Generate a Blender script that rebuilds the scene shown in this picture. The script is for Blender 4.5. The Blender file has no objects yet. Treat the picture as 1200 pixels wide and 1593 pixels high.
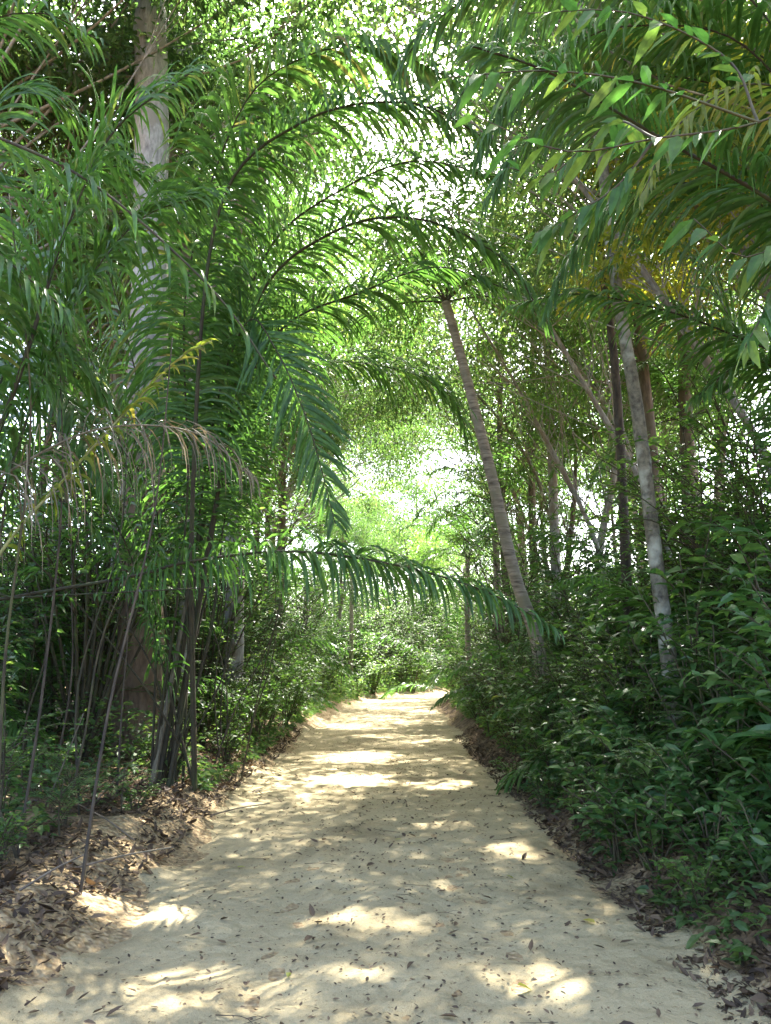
import bpy, math
import numpy as np
from mathutils import Vector

rng = np.random.default_rng(11)
SC = bpy.context.scene
COL = SC.collection

# ------------------------------------------------------------------ camera
PITCH = math.radians(11.03)
CAMZ = 1.6
cam_d = bpy.data.cameras.new('camera')
cam_d.sensor_fit = 'HORIZONTAL'
cam_d.sensor_width = 36.0
cam_d.lens = 36.0
cam_d.clip_start = 0.05
cam_d.clip_end = 600
cam = bpy.data.objects.new('camera', cam_d)
cam.location = (0, 0, CAMZ)
cam.rotation_euler = (math.radians(90) + PITCH, 0, 0)
COL.objects.link(cam)
SC.camera = cam

# ------------------------------------------------------------------ sky, sun, exposure
SUN_AZ, SUN_EL = math.radians(18), math.radians(55)     # ahead, a little to the right
w = bpy.data.worlds.new('World')
SC.world = w
w.use_nodes = True
nt = w.node_tree
bg = nt.nodes['Background']
sky = nt.nodes.new('ShaderNodeTexSky')
sky.sky_type = 'NISHITA'
sky.sun_disc = False
sky.sun_elevation = SUN_EL
sky.sun_rotation = SUN_AZ
sky.air_density = 0.8
sky.dust_density = 4.0
sky.ozone_density = 0.5
nt.links.new(sky.outputs[0], bg.inputs[0])
bg.inputs[1].default_value = 0.15
sl = bpy.data.lights.new('sun', 'SUN')
sl.energy = 5.0
sl.angle = math.radians(0.53)
sl.color = (1.0, 0.95, 0.86)
so = bpy.data.objects.new('sun', sl)
sd = Vector((math.sin(SUN_AZ) * math.cos(SUN_EL), math.cos(SUN_AZ) * math.cos(SUN_EL), math.sin(SUN_EL)))
so.rotation_euler = sd.to_track_quat('Z', 'Y').to_euler()
so.location = (0, 0, 30)
COL.objects.link(so)
SC.view_settings.view_transform = 'Standard'
SC.view_settings.look = 'None'
SC.view_settings.gamma = 1
SC.view_settings.exposure = 3.3
cy = SC.cycles
cy.max_bounces = 4
cy.diffuse_bounces = 3
cy.glossy_bounces = 2
cy.transmission_bounces = 3
cy.transparent_max_bounces = 4
cy.caustics_reflective = False
cy.caustics_refractive = False
cy.sample_clamp_indirect = 6.0

# ------------------------------------------------------------------ helpers
def nrm(a):
    return a / np.maximum(np.linalg.norm(a, axis=-1, keepdims=True), 1e-9)

def P(px, py, Y):
    """the place at distance Y ahead that lies in the direction of a point of the photograph"""
    cx, c = (px - 600) / 1200, (796.5 - py) / 1200
    dy = math.cos(PITCH) - math.sin(PITCH) * c
    dz = math.sin(PITCH) + math.cos(PITCH) * c
    t = Y / dy
    return np.array([cx * t, Y, CAMZ + dz * t])

def vnoise(x, y, s=0):
    xi, yi = np.floor(x).astype(np.int64), np.floor(y).astype(np.int64)
    fx, fy = x - xi, y - yi
    fx, fy = fx * fx * (3 - 2 * fx), fy * fy * (3 - 2 * fy)
    def h(a, b):
        n = (a * 374761393 + b * 668265263 + s * 974711) & 0x7fffffff
        n = ((n ^ (n >> 13)) * 1274126177) & 0x7fffffff
        return ((n ^ (n >> 16)) & 0xffff) / 65535.0
    return (h(xi, yi) * (1 - fx) + h(xi + 1, yi) * fx) * (1 - fy) + (h(xi, yi + 1) * (1 - fx) + h(xi + 1, yi + 1) * fx) * fy

def fbm(x, y, s=0, o=3):
    v, a = 0, 0.5
    for k in range(o):
        v = v + a * (vnoise(x, y, s + k) - 0.5)
        x, y, a = x * 2.03, y * 2.03, a * 0.5
    return v

def sstep(t):
    t = np.clip(t, 0, 1)
    return t * t * (3 - 2 * t)

def centre(y):
    return np.interp(y, [-10, 4, 11, 20, 29, 35, 40, 46, 52, 60, 90], [0.1, 0.06, -0.03, 0.0, 0.3, 1.15, 2.7, 6.2, 12.0, 22.0, 60.0])

def H(x, y):
    """height of the ground"""
    x, y = np.asarray(x, float), np.asarray(y, float)
    u = x - centre(y)
    wob = 0.25 * fbm(y * 0.9, y * 0 + 3.3, 5) * 2
    dl = -u - 1.62 + wob
    dr = u - 1.62 + wob
    hb = 0.27 * sstep(dl / 0.7) + 0.22 * sstep((dl - .6) / 3) + 0.3 * sstep(dr / 0.55) + 0.25 * sstep((dr - .7) / 2.5)
    off = sstep((np.abs(u) - 1.3) / 0.6)
    rough = 0.16 * fbm(x * 1.3, y * 1.3, 9) + 0.07 * fbm(x * 5, y * 5, 19)
    path = 0.05 * fbm(x * 1.6, y * 1.1, 29) + 0.034 * fbm(x * 5, y * 4.5, 39)
    return hb + off * rough + (1 - off) * path

class MB:
    def __init__(s):
        s.V, s.F, s.n = [], [], 0
    def add(s, v, f, m=0):
        v = np.asarray(v, np.float32).reshape(-1, 3)
        s.V.append(v)
        for a in (f if isinstance(f, list) else [f]):
            a = np.asarray(a, np.int64)
            if len(a):
                s.F.append((a + s.n, m))
        s.n += len(v)
    def mesh(s, name, mats, smooth=True, origin=None):
        me = bpy.data.meshes.new(name)
        V = np.concatenate(s.V) if s.V else np.zeros((0, 3), np.float32)
        if origin is not None:
            V = V - np.asarray(origin, np.float32)
        li = np.concatenate([a.ravel() for a, m in s.F])
        tot = np.concatenate([np.full(len(a), a.shape[1], np.int64) for a, m in s.F])
        mi = np.concatenate([np.full(len(a), m, np.int64) for a, m in s.F])
        st = np.concatenate([[0], np.cumsum(tot)[:-1]])
        me.vertices.add(len(V)); me.vertices.foreach_set('co', V.astype(np.float32).ravel())
        me.loops.add(len(li)); me.loops.foreach_set('vertex_index', li.astype(np.int32))
        me.polygons.add(len(tot))
        me.polygons.foreach_set('loop_start', st.astype(np.int32))
        me.polygons.foreach_set('loop_total', tot.astype(np.int32))
        me.polygons.foreach_set('material_index', mi.astype(np.int32))
        me.polygons.foreach_set('use_smooth', np.full(len(tot), smooth))
        for m in (mats if isinstance(mats, (list, tuple)) else [mats]):
            me.materials.append(m)
        me.update(calc_edges=True)
        return me

def obj(name, me, parent=None):
    o = bpy.data.objects.new(name, me)
    COL.objects.link(o)
    o.parent = parent
    return o

def tag(o, label=None, cat=None, group=None, kind=None):
    if label: o['label'] = label
    if cat: o['category'] = cat
    if group: o['group'] = group
    if kind: o['kind'] = kind
    return o

def thing(name, label, cat, loc, group=None, rz=0, sc=1.0):
    o = bpy.data.objects.new(name, None)
    COL.objects.link(o)
    o.empty_display_size = 0.2
    o.location = loc
    o.rotation_euler = (0, 0, rz)
    o.scale = (sc, sc, sc) if np.isscalar(sc) else sc
    return tag(o, label, cat, group)

def place(kind, name, label, cat, loc, rz=0, sc=1.0, group=None):
    """another individual of a kind: its own Empty and its own parts, over shared shapes"""
    root = thing(name, label, cat, loc, group, rz, sc)
    made = []
    for pn, me, par in kind:
        made.append(obj(pn, me, root if par is None else made[par]))
    return root

def spline(pts, n):
    p = np.asarray(pts, float)
    p = np.vstack([2 * p[0] - p[1], p, 2 * p[-1] - p[-2]])
    t = np.linspace(0, len(p) - 3 - 1e-6, n * 4)
    i = t.astype(int); f = (t - i)[:, None]
    a, b, c, d = p[i], p[i + 1], p[i + 2], p[i + 3]
    q = 0.5 * (2 * b + (c - a) * f + (2 * a - 5 * b + 4 * c - d) * f ** 2 + (3 * b - a - 3 * c + d) * f ** 3)
    s = np.concatenate([[0], np.cumsum(np.linalg.norm(np.diff(q, axis=0), axis=1))])
    k = np.linspace(0, s[-1], n)
    return np.stack([np.interp(k, s, q[:, j]) for j in range(3)], 1)

def tube(mb, pts, r, sides=6, m=0, wob=0.0, cap=True):
    p = np.asarray(pts, float)
    n = len(p)
    r = np.interp(np.linspace(0, 1, n), np.linspace(0, 1, len(np.atleast_1d(r))), np.atleast_1d(r)) if np.size(r) != n else np.asarray(r, float)
    T = nrm(np.gradient(p, axis=0))
    ref = np.array([0.31, 0.95, 0.05]) if abs(T[0][2]) > 0.7 else np.array([0.05, 0.1, 1.0])
    S = nrm(np.cross(T, ref)); U = np.cross(S, T)
    a = np.linspace(0, 2 * np.pi, sides, endpoint=False)
    rr = r[:, None] * (1 + (wob * rng.normal(size=(n, sides)) if wob else 0))
    v = p[:, None] + rr[..., None] * (np.cos(a)[None, :, None] * S[:, None] + np.sin(a)[None, :, None] * U[:, None])
    i = np.arange(n - 1)[:, None] * sides; j = np.arange(sides)[None]; j2 = (j + 1) % sides
    f = np.stack([i + j, i + j2, i + sides + j2, i + sides + j], -1).reshape(-1, 4)
    fs = [f]
    if cap:
        fs.append(np.array([[*range((n - 1) * sides, n * sides)]]))
    mb.add(v.reshape(-1, 3), fs, m)

def leaves(mb, p, d, up, L, W, droop=0.15, lod=2, m=0, fold=0.25):
    """N lanceolate leaf blades, folded along the midrib and drooping to the tip"""
    p, d, up = np.asarray(p, float), nrm(np.asarray(d, float)), np.asarray(up, float)
    N = len(p)
    L = np.broadcast_to(L, (N,))[:, None]; W = np.broadcast_to(W, (N,))[:, None]
    S = nrm(np.cross(d, up)); U = np.cross(S, d)
    down = np.array([0, 0, -1.0])
    dr = np.broadcast_to(droop, (N,))[:, None]
    def c(t): return p + d * L * t + down * L * dr * t * t
    if lod == 1:
        m1 = c(0.42)
        v = np.stack([p, m1 - S * W / 2 + U * W * fold, m1 + S * W / 2 + U * W * fold, c(1.0)], 1)
        f = np.array([[0, 2, 3], [0, 3, 1]])
        mb.add(v, (np.arange(N)[:, None, None] * 4 + f).reshape(-1, 3), m)
        return
    a, b = c(0.3), c(0.66)
    h1, h2 = W * 0.5, W * 0.4
    v = np.stack([p, a - S * h1 + U * h1 * fold, a, a + S * h1 + U * h1 * fold, b - S * h2 + U * h2 * fold, b, b + S * h2 + U * h2 * fold, c(1.0)], 1)
    t3 = np.array([[0, 2, 1], [0, 3, 2], [4, 5, 7], [5, 6, 7]]); q4 = np.array([[1, 2, 5, 4], [2, 3, 6, 5]])
    k = np.arange(N)[:, None, None] * 8
    mb.add(v, [(k + t3).reshape(-1, 3), (k + q4).reshape(-1, 4)], m)

def frond(ml, mr, pts, Lmax=0.6, pairs=70, width=0.035, droop=0.25, start=0.3, seg=5, r0=0.018, m=0, mrch=0, plume=0.24, keep=.94, fold=True, side_hint=None, ang=(75, 32)):
    """palm frond: rachis along pts, drooping ribbon leaflets on both sides"""
    n = 60
    c = spline(pts, n)
    if mr is not None:
        tube(mr, c, np.linspace(r0, r0 * 0.25, n), 5, mrch)
    T = nrm(np.gradient(c, axis=0))
    Z = np.array([0, 0, 1.0]) if side_hint is None else np.asarray(side_hint, float)
    S = np.cross(T, Z)
    wgt = np.linalg.norm(S, axis=1)
    ok = wgt > 0.25
    S = nrm(S)
    if not ok.all() and ok.any():
        idx = np.arange(n)
        near = np.array([idx[ok][np.argmin(np.abs(idx[ok] - k))] for k in idx])
        S = nrm(S[near])
    for k in range(1, n):
        if S[k] @ S[k - 1] < 0: S[k] = -S[k]
    for _ in range(4):
        S[1:-1] = nrm(S[:-2] + S[1:-1] * 2 + S[2:])
    S = nrm(S - T * np.sum(S * T, 1, keepdims=True))
    Nn = np.cross(S, T)
    t = np.linspace(start, 0.995, pairs)
    P0, D0, TT, LL = [], [], [], []
    for sg in (-1, 1):
        tt = np.clip(t + rng.normal(0, 0.25 / pairs, pairs), 0, 1)
        k = rng.random(pairs) < keep
        tt = tt[k]
        q = lambda A: np.stack([np.interp(tt * (n - 1), np.arange(n), A[:, j]) for j in range(3)], 1)
        rel = (tt - start) / (1 - start)
        a = np.radians(np.interp(rel, [0, 1], ang) + rng.normal(0, 7, len(tt)))[:, None]
        vv = rng.normal(0.12, plume, len(tt))[:, None]
        d = q(T) * np.cos(a) + np.sin(a) * (sg * q(S) * np.cos(vv) + q(Nn) * np.sin(vv))
        prof = np.interp(rel, [0, 0.12, 0.4, 0.75, 1], [0.55, 0.85, 1.0, 0.75, 0.28])
        P0.append(q(c)); D0.append(nrm(d)); TT.append(q(T)); LL.append(Lmax * prof * np.where(rng.random(len(tt)) < .12, rng.uniform(.4, .8, len(tt)), rng.uniform(0.85, 1.12, len(tt))))
    p = np.concatenate(P0); d = np.concatenate(D0); T_ = np.concatenate(TT); L = np.concatenate(LL)
    N = len(p)
    W = width * (0.6 + 0.4 * L / Lmax) * rng.uniform(0.8, 1.15, N)
    dr = droop * rng.uniform(0.75, 1.3, N)
    tw = rng.normal(0, 0.35, N)[:, None]
    wp = np.interp(np.linspace(0, 1, seg + 1), [0, 0.18, 0.55, 0.85, 1], [0.4, 1.0, 0.9, 0.5, 0.06])
    rows = []
    for k in range(seg + 1):
        w_ = nrm(T_ - d * np.sum(T_ * d, 1, keepdims=True))
        b_ = np.cross(d, w_)
        w2 = w_ * np.cos(tw) + b_ * np.sin(tw)
        u2 = np.cross(d, w2)
        h = (W * wp[k] / 2)[:, None]
        if fold: rows.append(np.stack([p - w2 * h + u2 * h * 0.35, p, p + w2 * h + u2 * h * 0.35], 1))
        else: rows.append(np.stack([p - w2 * h, p + w2 * h], 1))
        p = p + d * (L / seg)[:, None]
        d = nrm(d + np.array([0, 0, -1.0]) * dr[:, None] * (1.0 + 0.3 * k) * (5.0 / seg))
    v = np.stack(rows, 1)
    cN = 3 if fold else 2
    f = []
    for k in range(seg):
        for j in range(cN - 1):
            f.append([k * cN + j, k * cN + j + 1, (k + 1) * cN + j + 1, (k + 1) * cN + j])
    f = np.array(f)
    ml.add(v, (np.arange(N)[:, None, None] * (cN * (seg + 1)) + f).reshape(-1, 4), m)

# ------------------------------------------------------------------ materials
def new_mat(name):
    m = bpy.data.materials.new(name)
    m.use_nodes = True
    t = m.node_tree
    return m, t, t.nodes['Principled BSDF'], t.nodes['Material Output']

def ramp(t, stops):
    r = t.nodes.new('ShaderNodeValToRGB')
    e = r.color_ramp.elements
    while len(e) < len(stops): e.new(0.5)
    for k, (pos, c) in enumerate(stops):
        e[k].position = pos; e[k].color = (*c, 1)
    return r

def leaf_mat(name, stops, trans=0.4, tint=(0.92, 0.98, 0.55), rough=0.42, spec=0.5):
    m, t, b, out = new_mat(name)
    g = t.nodes.new('ShaderNodeNewGeometry')
    oi = t.nodes.new('ShaderNodeObjectInfo')
    ad = t.nodes.new('ShaderNodeMath'); ad.operation = 'MULTIPLY_ADD'
    ad.inputs[1].default_value = 0.3; 
    t.links.new(oi.outputs['Random'], ad.inputs[0])
    ml = t.nodes.new('ShaderNodeMath'); ml.operation = 'MULTIPLY'; ml.inputs[1].default_value = 0.7
    t.links.new(g.outputs['Random Per Island'], ml.inputs[0])
    t.links.new(ml.outputs[0], ad.inputs[2])
    r = ramp(t, stops)
    t.links.new(ad.outputs[0], r.inputs[0])
    # blotches and vein-like streaks on the blade
    tc = t.nodes.new('ShaderNodeTexCoord')
    nz = t.nodes.new('ShaderNodeTexNoise'); nz.inputs['Scale'].default_value = 22; nz.inputs['Detail'].default_value = 3
    t.links.new(tc.outputs['Object'], nz.inputs['Vector'])
    mr = t.nodes.new('ShaderNodeMapRange'); mr.inputs[1].default_value = 0.3; mr.inputs[2].default_value = 0.7; mr.inputs[3].default_value = 0.75; mr.inputs[4].default_value = 1.2
    t.links.new(nz.outputs[0], mr.inputs[0])
    mx = t.nodes.new('ShaderNodeVectorMath'); mx.operation = 'SCALE'
    t.links.new(r.outputs[0], mx.inputs[0]); t.links.new(mr.outputs[0], mx.inputs['Scale'])
    t.links.new(mx.outputs[0], b.inputs['Base Color'])
    b.inputs['Roughness'].default_value = rough
    b.inputs['Specular IOR Level'].default_value = spec
    if trans > 0:
        tr = t.nodes.new('ShaderNodeBsdfTranslucent')
        m2 = t.nodes.new('ShaderNodeVectorMath'); m2.operation = 'MULTIPLY'
        t.links.new(mx.outputs[0], m2.inputs[0]); m2.inputs[1].default_value = tuple(2.2 * x for x in tint)
        t.links.new(m2.outputs[0], tr.inputs['Color'])
        ms = t.nodes.new('ShaderNodeMixShader'); ms.inputs[0].default_value = trans
        t.links.new(b.outputs[0], ms.inputs[1]); t.links.new(tr.outputs[0], ms.inputs[2])
        t.links.new(ms.outputs[0], out.inputs['Surface'])
    return m

M = {}
M['palm'] = leaf_mat('palm_leaflet', [(0, (0.034, 0.08, 0.022)), (0.5, (0.055, 0.12, 0.03)), (0.86, (0.075, 0.15, 0.04)), (0.95, (0.14, 0.16, 0.05)), (1, (0.2, 0.15, 0.07))], 0.42, rough=0.33, spec=0.32)
M['palm_yellow'] = leaf_mat('palm_leaflet_yellow_and_backlit', [(0, (0.08, 0.12, 0.02)), (0.6, (0.15, 0.17, 0.03)), (1, (0.26, 0.2, 0.05))], 0.58, rough=0.4)  # backlight glow put into the right fronds' colour; the left frond is truly yellow
M['palm_dry'] = leaf_mat('palm_leaflet_dry', [(0, (0.05, 0.045, 0.028)), (0.6, (0.13, 0.11, 0.07)), (1, (0.22, 0.19, 0.13))], 0.25, tint=(1, .9, .7), rough=0.7)
M['broad'] = leaf_mat('broad_leaf', [(0, (0.03, 0.08, 0.026)), (0.5, (0.062, 0.13, 0.04)), (0.88, (0.1, 0.165, 0.045)), (1, (0.18, 0.17, 0.05))], 0.42, rough=0.32, spec=.5)
M['gold'] = leaf_mat('backlit_canopy_and_yellow_leaf', [(0, (0.08, 0.12, 0.02)), (0.6, (0.15, 0.18, 0.03)), (1, (0.26, 0.2, 0.04))], 0.55, rough=0.5, tint=(1.1, 1.0, .4))  # golden backlight put into the crown colour; yellow fallen leaves' own colour too
M['branch'] = leaf_mat('branch_leaf', [(0, (0.03, 0.08, 0.02)), (0.6, (0.05, 0.12, 0.03)), (1, (0.12, 0.17, 0.04))], 0.5, rough=0.5, spec=.35)
M['broad_light'] = leaf_mat('broad_leaf_light', [(0, (0.05, 0.11, 0.025)), (0.6, (0.08, 0.15, 0.035)), (1, (0.125, 0.18, 0.045))], 0.45, rough=0.45)
M['small'] = leaf_mat('small_leaf', [(0, (0.03, 0.07, 0.024)), (0.6, (0.065, 0.12, 0.036)), (1, (0.13, 0.165, 0.05))], 0.45, rough=0.5)
M['canopy'] = leaf_mat('canopy_leaf', [(0, (0.035, 0.075, 0.028)), (0.6, (0.07, 0.125, 0.042)), (1, (0.14, 0.165, 0.06))], 0.48, rough=0.42)
M['litter'] = leaf_mat('dead_leaf', [(0, (0.022, 0.015, 0.01)), (0.45, (0.06, 0.04, 0.025)), (0.8, (0.13, 0.09, 0.055)), (1, (0.24, 0.18, 0.11))], 0.1, tint=(1, .8, .5), rough=0.7, spec=0.25)

def bark_mat(name, c1, c2, c3, scale=9, zs=0.25, bump=0.6, patch=0.5):
    m, t, b, out = new_mat(name)
    tc = t.nodes.new('ShaderNodeTexCoord')
    mp = t.nodes.new('ShaderNodeMapping'); mp.inputs['Scale'].default_value = (1, 1, zs)
    t.links.new(tc.outputs['Object'], mp.inputs['Vector'])
    n1 = t.nodes.new('ShaderNodeTexNoise'); n1.inputs['Scale'].default_value = scale; n1.inputs['Detail'].default_value = 8; n1.inputs['Roughness'].default_value = 0.65
    t.links.new(mp.outputs[0], n1.inputs['Vector'])
    n2 = t.nodes.new('ShaderNodeTexNoise'); n2.inputs['Scale'].default_value = 3.1; n2.inputs['Detail'].default_value = 6
    t.links.new(tc.outputs['Object'], n2.inputs['Vector'])
    r1 = ramp(t, [(0.34, c1), (0.62, c2)])
    t.links.new(n1.outputs[0], r1.inputs[0])
    r2 = ramp(t, [(patch, (0, 0, 0)), (patch + 0.12, (1, 1, 1))])
    t.links.new(n2.outputs[0], r2.inputs[0])
    mx = t.nodes.new('ShaderNodeMix'); mx.data_type = 'RGBA'
    t.links.new(r2.outputs[0], mx.inputs['Factor']); t.links.new(r1.outputs[0], mx.inputs[6]); mx.inputs[7].default_value = (*c3, 1)
    t.links.new(mx.outputs[2], b.inputs['Base Color'])
    b.inputs['Roughness'].default_value = 0.85
    bp = t.nodes.new('ShaderNodeBump'); bp.inputs['Strength'].default_value = bump; bp.inputs['Distance'].default_value = 0.02
    t.links.new(n1.outputs[0], bp.inputs['Height']); t.links.new(bp.outputs[0], b.inputs['Normal'])
    return m

M['bark_grey'] = bark_mat('bark_grey', (0.14, 0.125, 0.105), (0.34, 0.32, 0.28), (0.2, 0.16, 0.12), 14, 0.3)
M['bark_tall'] = bark_mat('bark_tall', (0.17, 0.165, 0.155), (0.42, 0.41, 0.385), (0.27, 0.255, 0.22), 16, 0.3, bump=.9)
M['bark_brown'] = bark_mat('bark_brown', (0.05, 0.038, 0.027), (0.16, 0.122, 0.085), (0.11, 0.095, 0.065), 12, 0.3)
M['bark_palm'] = bark_mat('bark_palm', (0.09, 0.07, 0.05), (0.32, 0.27, 0.2), (0.2, 0.18, 0.12), 4, 6.0, bump=1.0)
M['bark_mottled'] = bark_mat('bark_mottled', (0.06, 0.052, 0.038), (0.22, 0.2, 0.14), (0.4, 0.4, 0.32), 14, 0.8, bump=.9, patch=0.52)
M['bark_dark'] = bark_mat('bark_dark', (0.02, 0.014, 0.009), (0.075, 0.056, 0.036), (0.1, 0.08, 0.05), 12, 0.4, patch=0.58)
M['stem'] = bark_mat('stem_green_brown', (0.026, 0.02, 0.01), (0.07, 0.055, 0.026), (0.06, 0.06, 0.02), 20, 0.2, bump=0.2)
M['rachis'] = bark_mat('rachis', (0.018, 0.014, 0.007), (0.046, 0.037, 0.016), (0.035, 0.04, 0.013), 20, 0.2, bump=0.2)
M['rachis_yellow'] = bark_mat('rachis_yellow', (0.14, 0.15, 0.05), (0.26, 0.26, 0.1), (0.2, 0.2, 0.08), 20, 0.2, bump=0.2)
M['rachis_dry'] = bark_mat('rachis_dry', (0.07, 0.058, 0.036), (0.17, 0.145, 0.095), (0.12, 0.105, 0.065), 20, 0.2, bump=0.2)

def brown_foot(m, z0, z1, col):
    # older, browner bark towards the foot of this trunk
    t = m.node_tree; b = t.nodes['Principled BSDF']; src = b.inputs['Base Color'].links[0].from_socket
    tc = t.nodes.new('ShaderNodeTexCoord'); sx = t.nodes.new('ShaderNodeSeparateXYZ'); t.links.new(tc.outputs['Object'], sx.inputs[0])
    mr = t.nodes.new('ShaderNodeMapRange'); mr.inputs[1].default_value = z0; mr.inputs[2].default_value = z1; t.links.new(sx.outputs[2], mr.inputs[0])
    r = ramp(t, [(0, col), (1, (1, 1, 1))]); t.links.new(mr.outputs[0], r.inputs[0])
    x = t.nodes.new('ShaderNodeVectorMath'); x.operation = 'MULTIPLY'; t.links.new(src, x.inputs[0]); t.links.new(r.outputs[0], x.inputs[1]); t.links.new(x.outputs[0], b.inputs['Base Color'])
brown_foot(M['bark_tall'], 4.0, 7.0, (.5, .34, .23))

def sand_mat():
    m, t, b, out = new_mat('sand')
    tc = t.nodes.new('ShaderNodeTexCoord')
    def noise(sc, det, ro=0.6):
        n = t.nodes.new('ShaderNodeTexNoise'); n.inputs['Scale'].default_value = sc; n.inputs['Detail'].default_value = det; n.inputs['Roughness'].default_value = ro
        t.links.new(tc.outputs['Object'], n.inputs['Vector']); return n
    a, c, d = noise(1.1, 6), noise(38, 5, 0.7), noise(210, 3, 0.7)
    r = ramp(t, [(0.3, (0.21, 0.172, 0.1)), (0.46, (0.31, 0.26, 0.155)), (0.6, (0.34, 0.288, 0.175)), (0.75, (0.39, 0.335, 0.21))])
    t.links.new(a.outputs[0], r.inputs[0])
    r2 = ramp(t, [(0.28, (0.5, 0.45, 0.4)), (0.42, (1, 1, 1)), (0.75, (1.0, 1.0, 1.0))])
    t.links.new(c.outputs[0], r2.inputs[0])
    r3 = ramp(t, [(0.3, (0.72, 0.7, 0.66)), (0.6, (1.08, 1.08, 1.06))])
    t.links.new(d.outputs[0], r3.inputs[0])
    x = t.nodes.new('ShaderNodeVectorMath'); x.operation = 'MULTIPLY'
    t.links.new(r.outputs[0], x.inputs[0]); t.links.new(r2.outputs[0], x.inputs[1])
    y = t.nodes.new('ShaderNodeVectorMath'); y.operation = 'MULTIPLY'
    t.links.new(x.outputs[0], y.inputs[0]); t.links.new(r3.outputs[0], y.inputs[1])
    t.links.new(y.outputs[0], b.inputs['Base Color'])
    b.inputs['Roughness'].default_value = 0.95; b.inputs['Specular IOR Level'].default_value = 0.15
    e = noise(9, 5, 0.55)
    sm = t.nodes.new('ShaderNodeMath'); sm.operation = 'MULTIPLY_ADD'; sm.inputs[1].default_value = 0.25
    t.links.new(c.outputs[0], sm.inputs[0]); t.links.new(e.outputs[0], sm.inputs[2])
    bp = t.nodes.new('ShaderNodeBump'); bp.inputs['Strength'].default_value = 0.9; bp.inputs['Distance'].default_value = 0.05
    t.links.new(sm.outputs[0], bp.inputs['Height']); t.links.new(bp.outputs[0], b.inputs['Normal'])
    return m

def soil_mat():
    m, t, b, out = new_mat('forest_soil')
    tc = t.nodes.new('ShaderNodeTexCoord')
    n = t.nodes.new('ShaderNodeTexNoise'); n.inputs['Scale'].default_value = 2.4; n.inputs['Detail'].default_value = 7
    t.links.new(tc.outputs['Object'], n.inputs['Vector'])
    v = t.nodes.new('ShaderNodeTexVoronoi'); v.inputs['Scale'].default_value = 24
    t.links.new(tc.outputs['Object'], v.inputs['Vector'])
    r = ramp(t, [(0.3, (0.06, 0.042, 0.026)), (0.5, (0.14, 0.1, 0.06)), (0.68, (0.3, 0.225, 0.13))])
    t.links.new(n.outputs[0], r.inputs[0])
    r2 = ramp(t, [(0.0, (0.45, 0.4, 0.36)), (0.6, (1.1, 1.05, 1.0))])
    t.links.new(v.outputs['Color'], r2.inputs[0])
    x = t.nodes.new('ShaderNodeVectorMath'); x.operation = 'MULTIPLY'
    t.links.new(r.outputs[0], x.inputs[0]); t.links.new(r2.outputs[0], x.inputs[1])
    at = t.nodes.new('ShaderNodeAttribute'); at.attribute_name = 'sandy'
    ra = ramp(t, [(0.35, (0, 0, 0)), (0.6, (1, 1, 1))])
    t.links.new(at.outputs['Fac'], ra.inputs[0])
    n5 = t.nodes.new('ShaderNodeTexNoise'); n5.inputs['Scale'].default_value = 30; n5.inputs['Detail'].default_value = 5
    t.links.new(tc.outputs['Object'], n5.inputs['Vector'])
    r5 = ramp(t, [(0.3, (0.15, 0.1, 0.055)), (0.55, (0.28, 0.21, 0.115)), (0.75, (0.36, 0.29, 0.17))])
    t.links.new(n5.outputs[0], r5.inputs[0])
    mx = t.nodes.new('ShaderNodeMix'); mx.data_type = 'RGBA'
    t.links.new(ra.outputs[0], mx.inputs['Factor']); t.links.new(x.outputs[0], mx.inputs[6]); t.links.new(r5.outputs[0], mx.inputs[7])
    t.links.new(mx.outputs[2], b.inputs['Base Color'])
    b.inputs['Roughness'].default_value = 0.95; b.inputs['Specular IOR Level'].default_value = 0.2
    bp = t.nodes.new('ShaderNodeBump'); bp.inputs['Strength'].default_value = 0.8; bp.inputs['Distance'].default_value = 0.04
    t.links.new(v.outputs['Distance'], bp.inputs['Height']); t.links.new(bp.outputs[0], b.inputs['Normal'])
    return m
M['sand'] = sand_mat(); M['soil'] = soil_mat()

# ------------------------------------------------------------------ ground and path
rng = np.random.default_rng(104)
def grid(xs, ys, zf):
    X, Y = np.meshgrid(xs, ys)
    Z = zf(X, Y)
    v = np.stack([X, Y, Z], -1).reshape(-1, 3)
    nx, ny = len(xs), len(ys)
    i = np.arange(ny - 1)[:, None] * nx + np.arange(nx - 1)[None]
    f = np.stack([i, i + 1, i + nx + 1, i + nx], -1).reshape(-1, 4)
    return v, f

xs = np.concatenate([[-300, -120, -60, -35, -20, -14, -10, -8], np.arange(-6.5, -3.5, .2), np.arange(-3.5, 3.5, .06), np.arange(3.5, 6.6, .2), [8, 10, 14, 20, 35, 60, 120, 300]])
ys = np.concatenate([[-60, -20, -8, -4], np.arange(-2, 2.6, .3), np.arange(2.6, 14, .06), np.arange(14, 30, .18), np.arange(30, 62, .5), [66, 72, 80, 100, 140, 200, 320]])
mb = MB(); v, f = grid(xs, ys, lambda X, Y: H(X, Y)); mb.add(v, f)
gme = mb.mesh('ground', M['soil'])
at = gme.attributes.new('sandy', 'FLOAT', 'POINT')
gu = np.abs(v[:, 0] - centre(v[:, 1]))
at.data.foreach_set('value', (1 - sstep((gu - np.where(v[:, 0] < centre(v[:, 1]), 1.95, 1.5)) / np.where(v[:, 0] < centre(v[:, 1]), .8, .4)) + .9 * fbm(v[:, 0] * 2.2, v[:, 1] * 2.2, 77)).astype(np.float32))
tag(obj('ground', gme), kind='structure')

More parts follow.
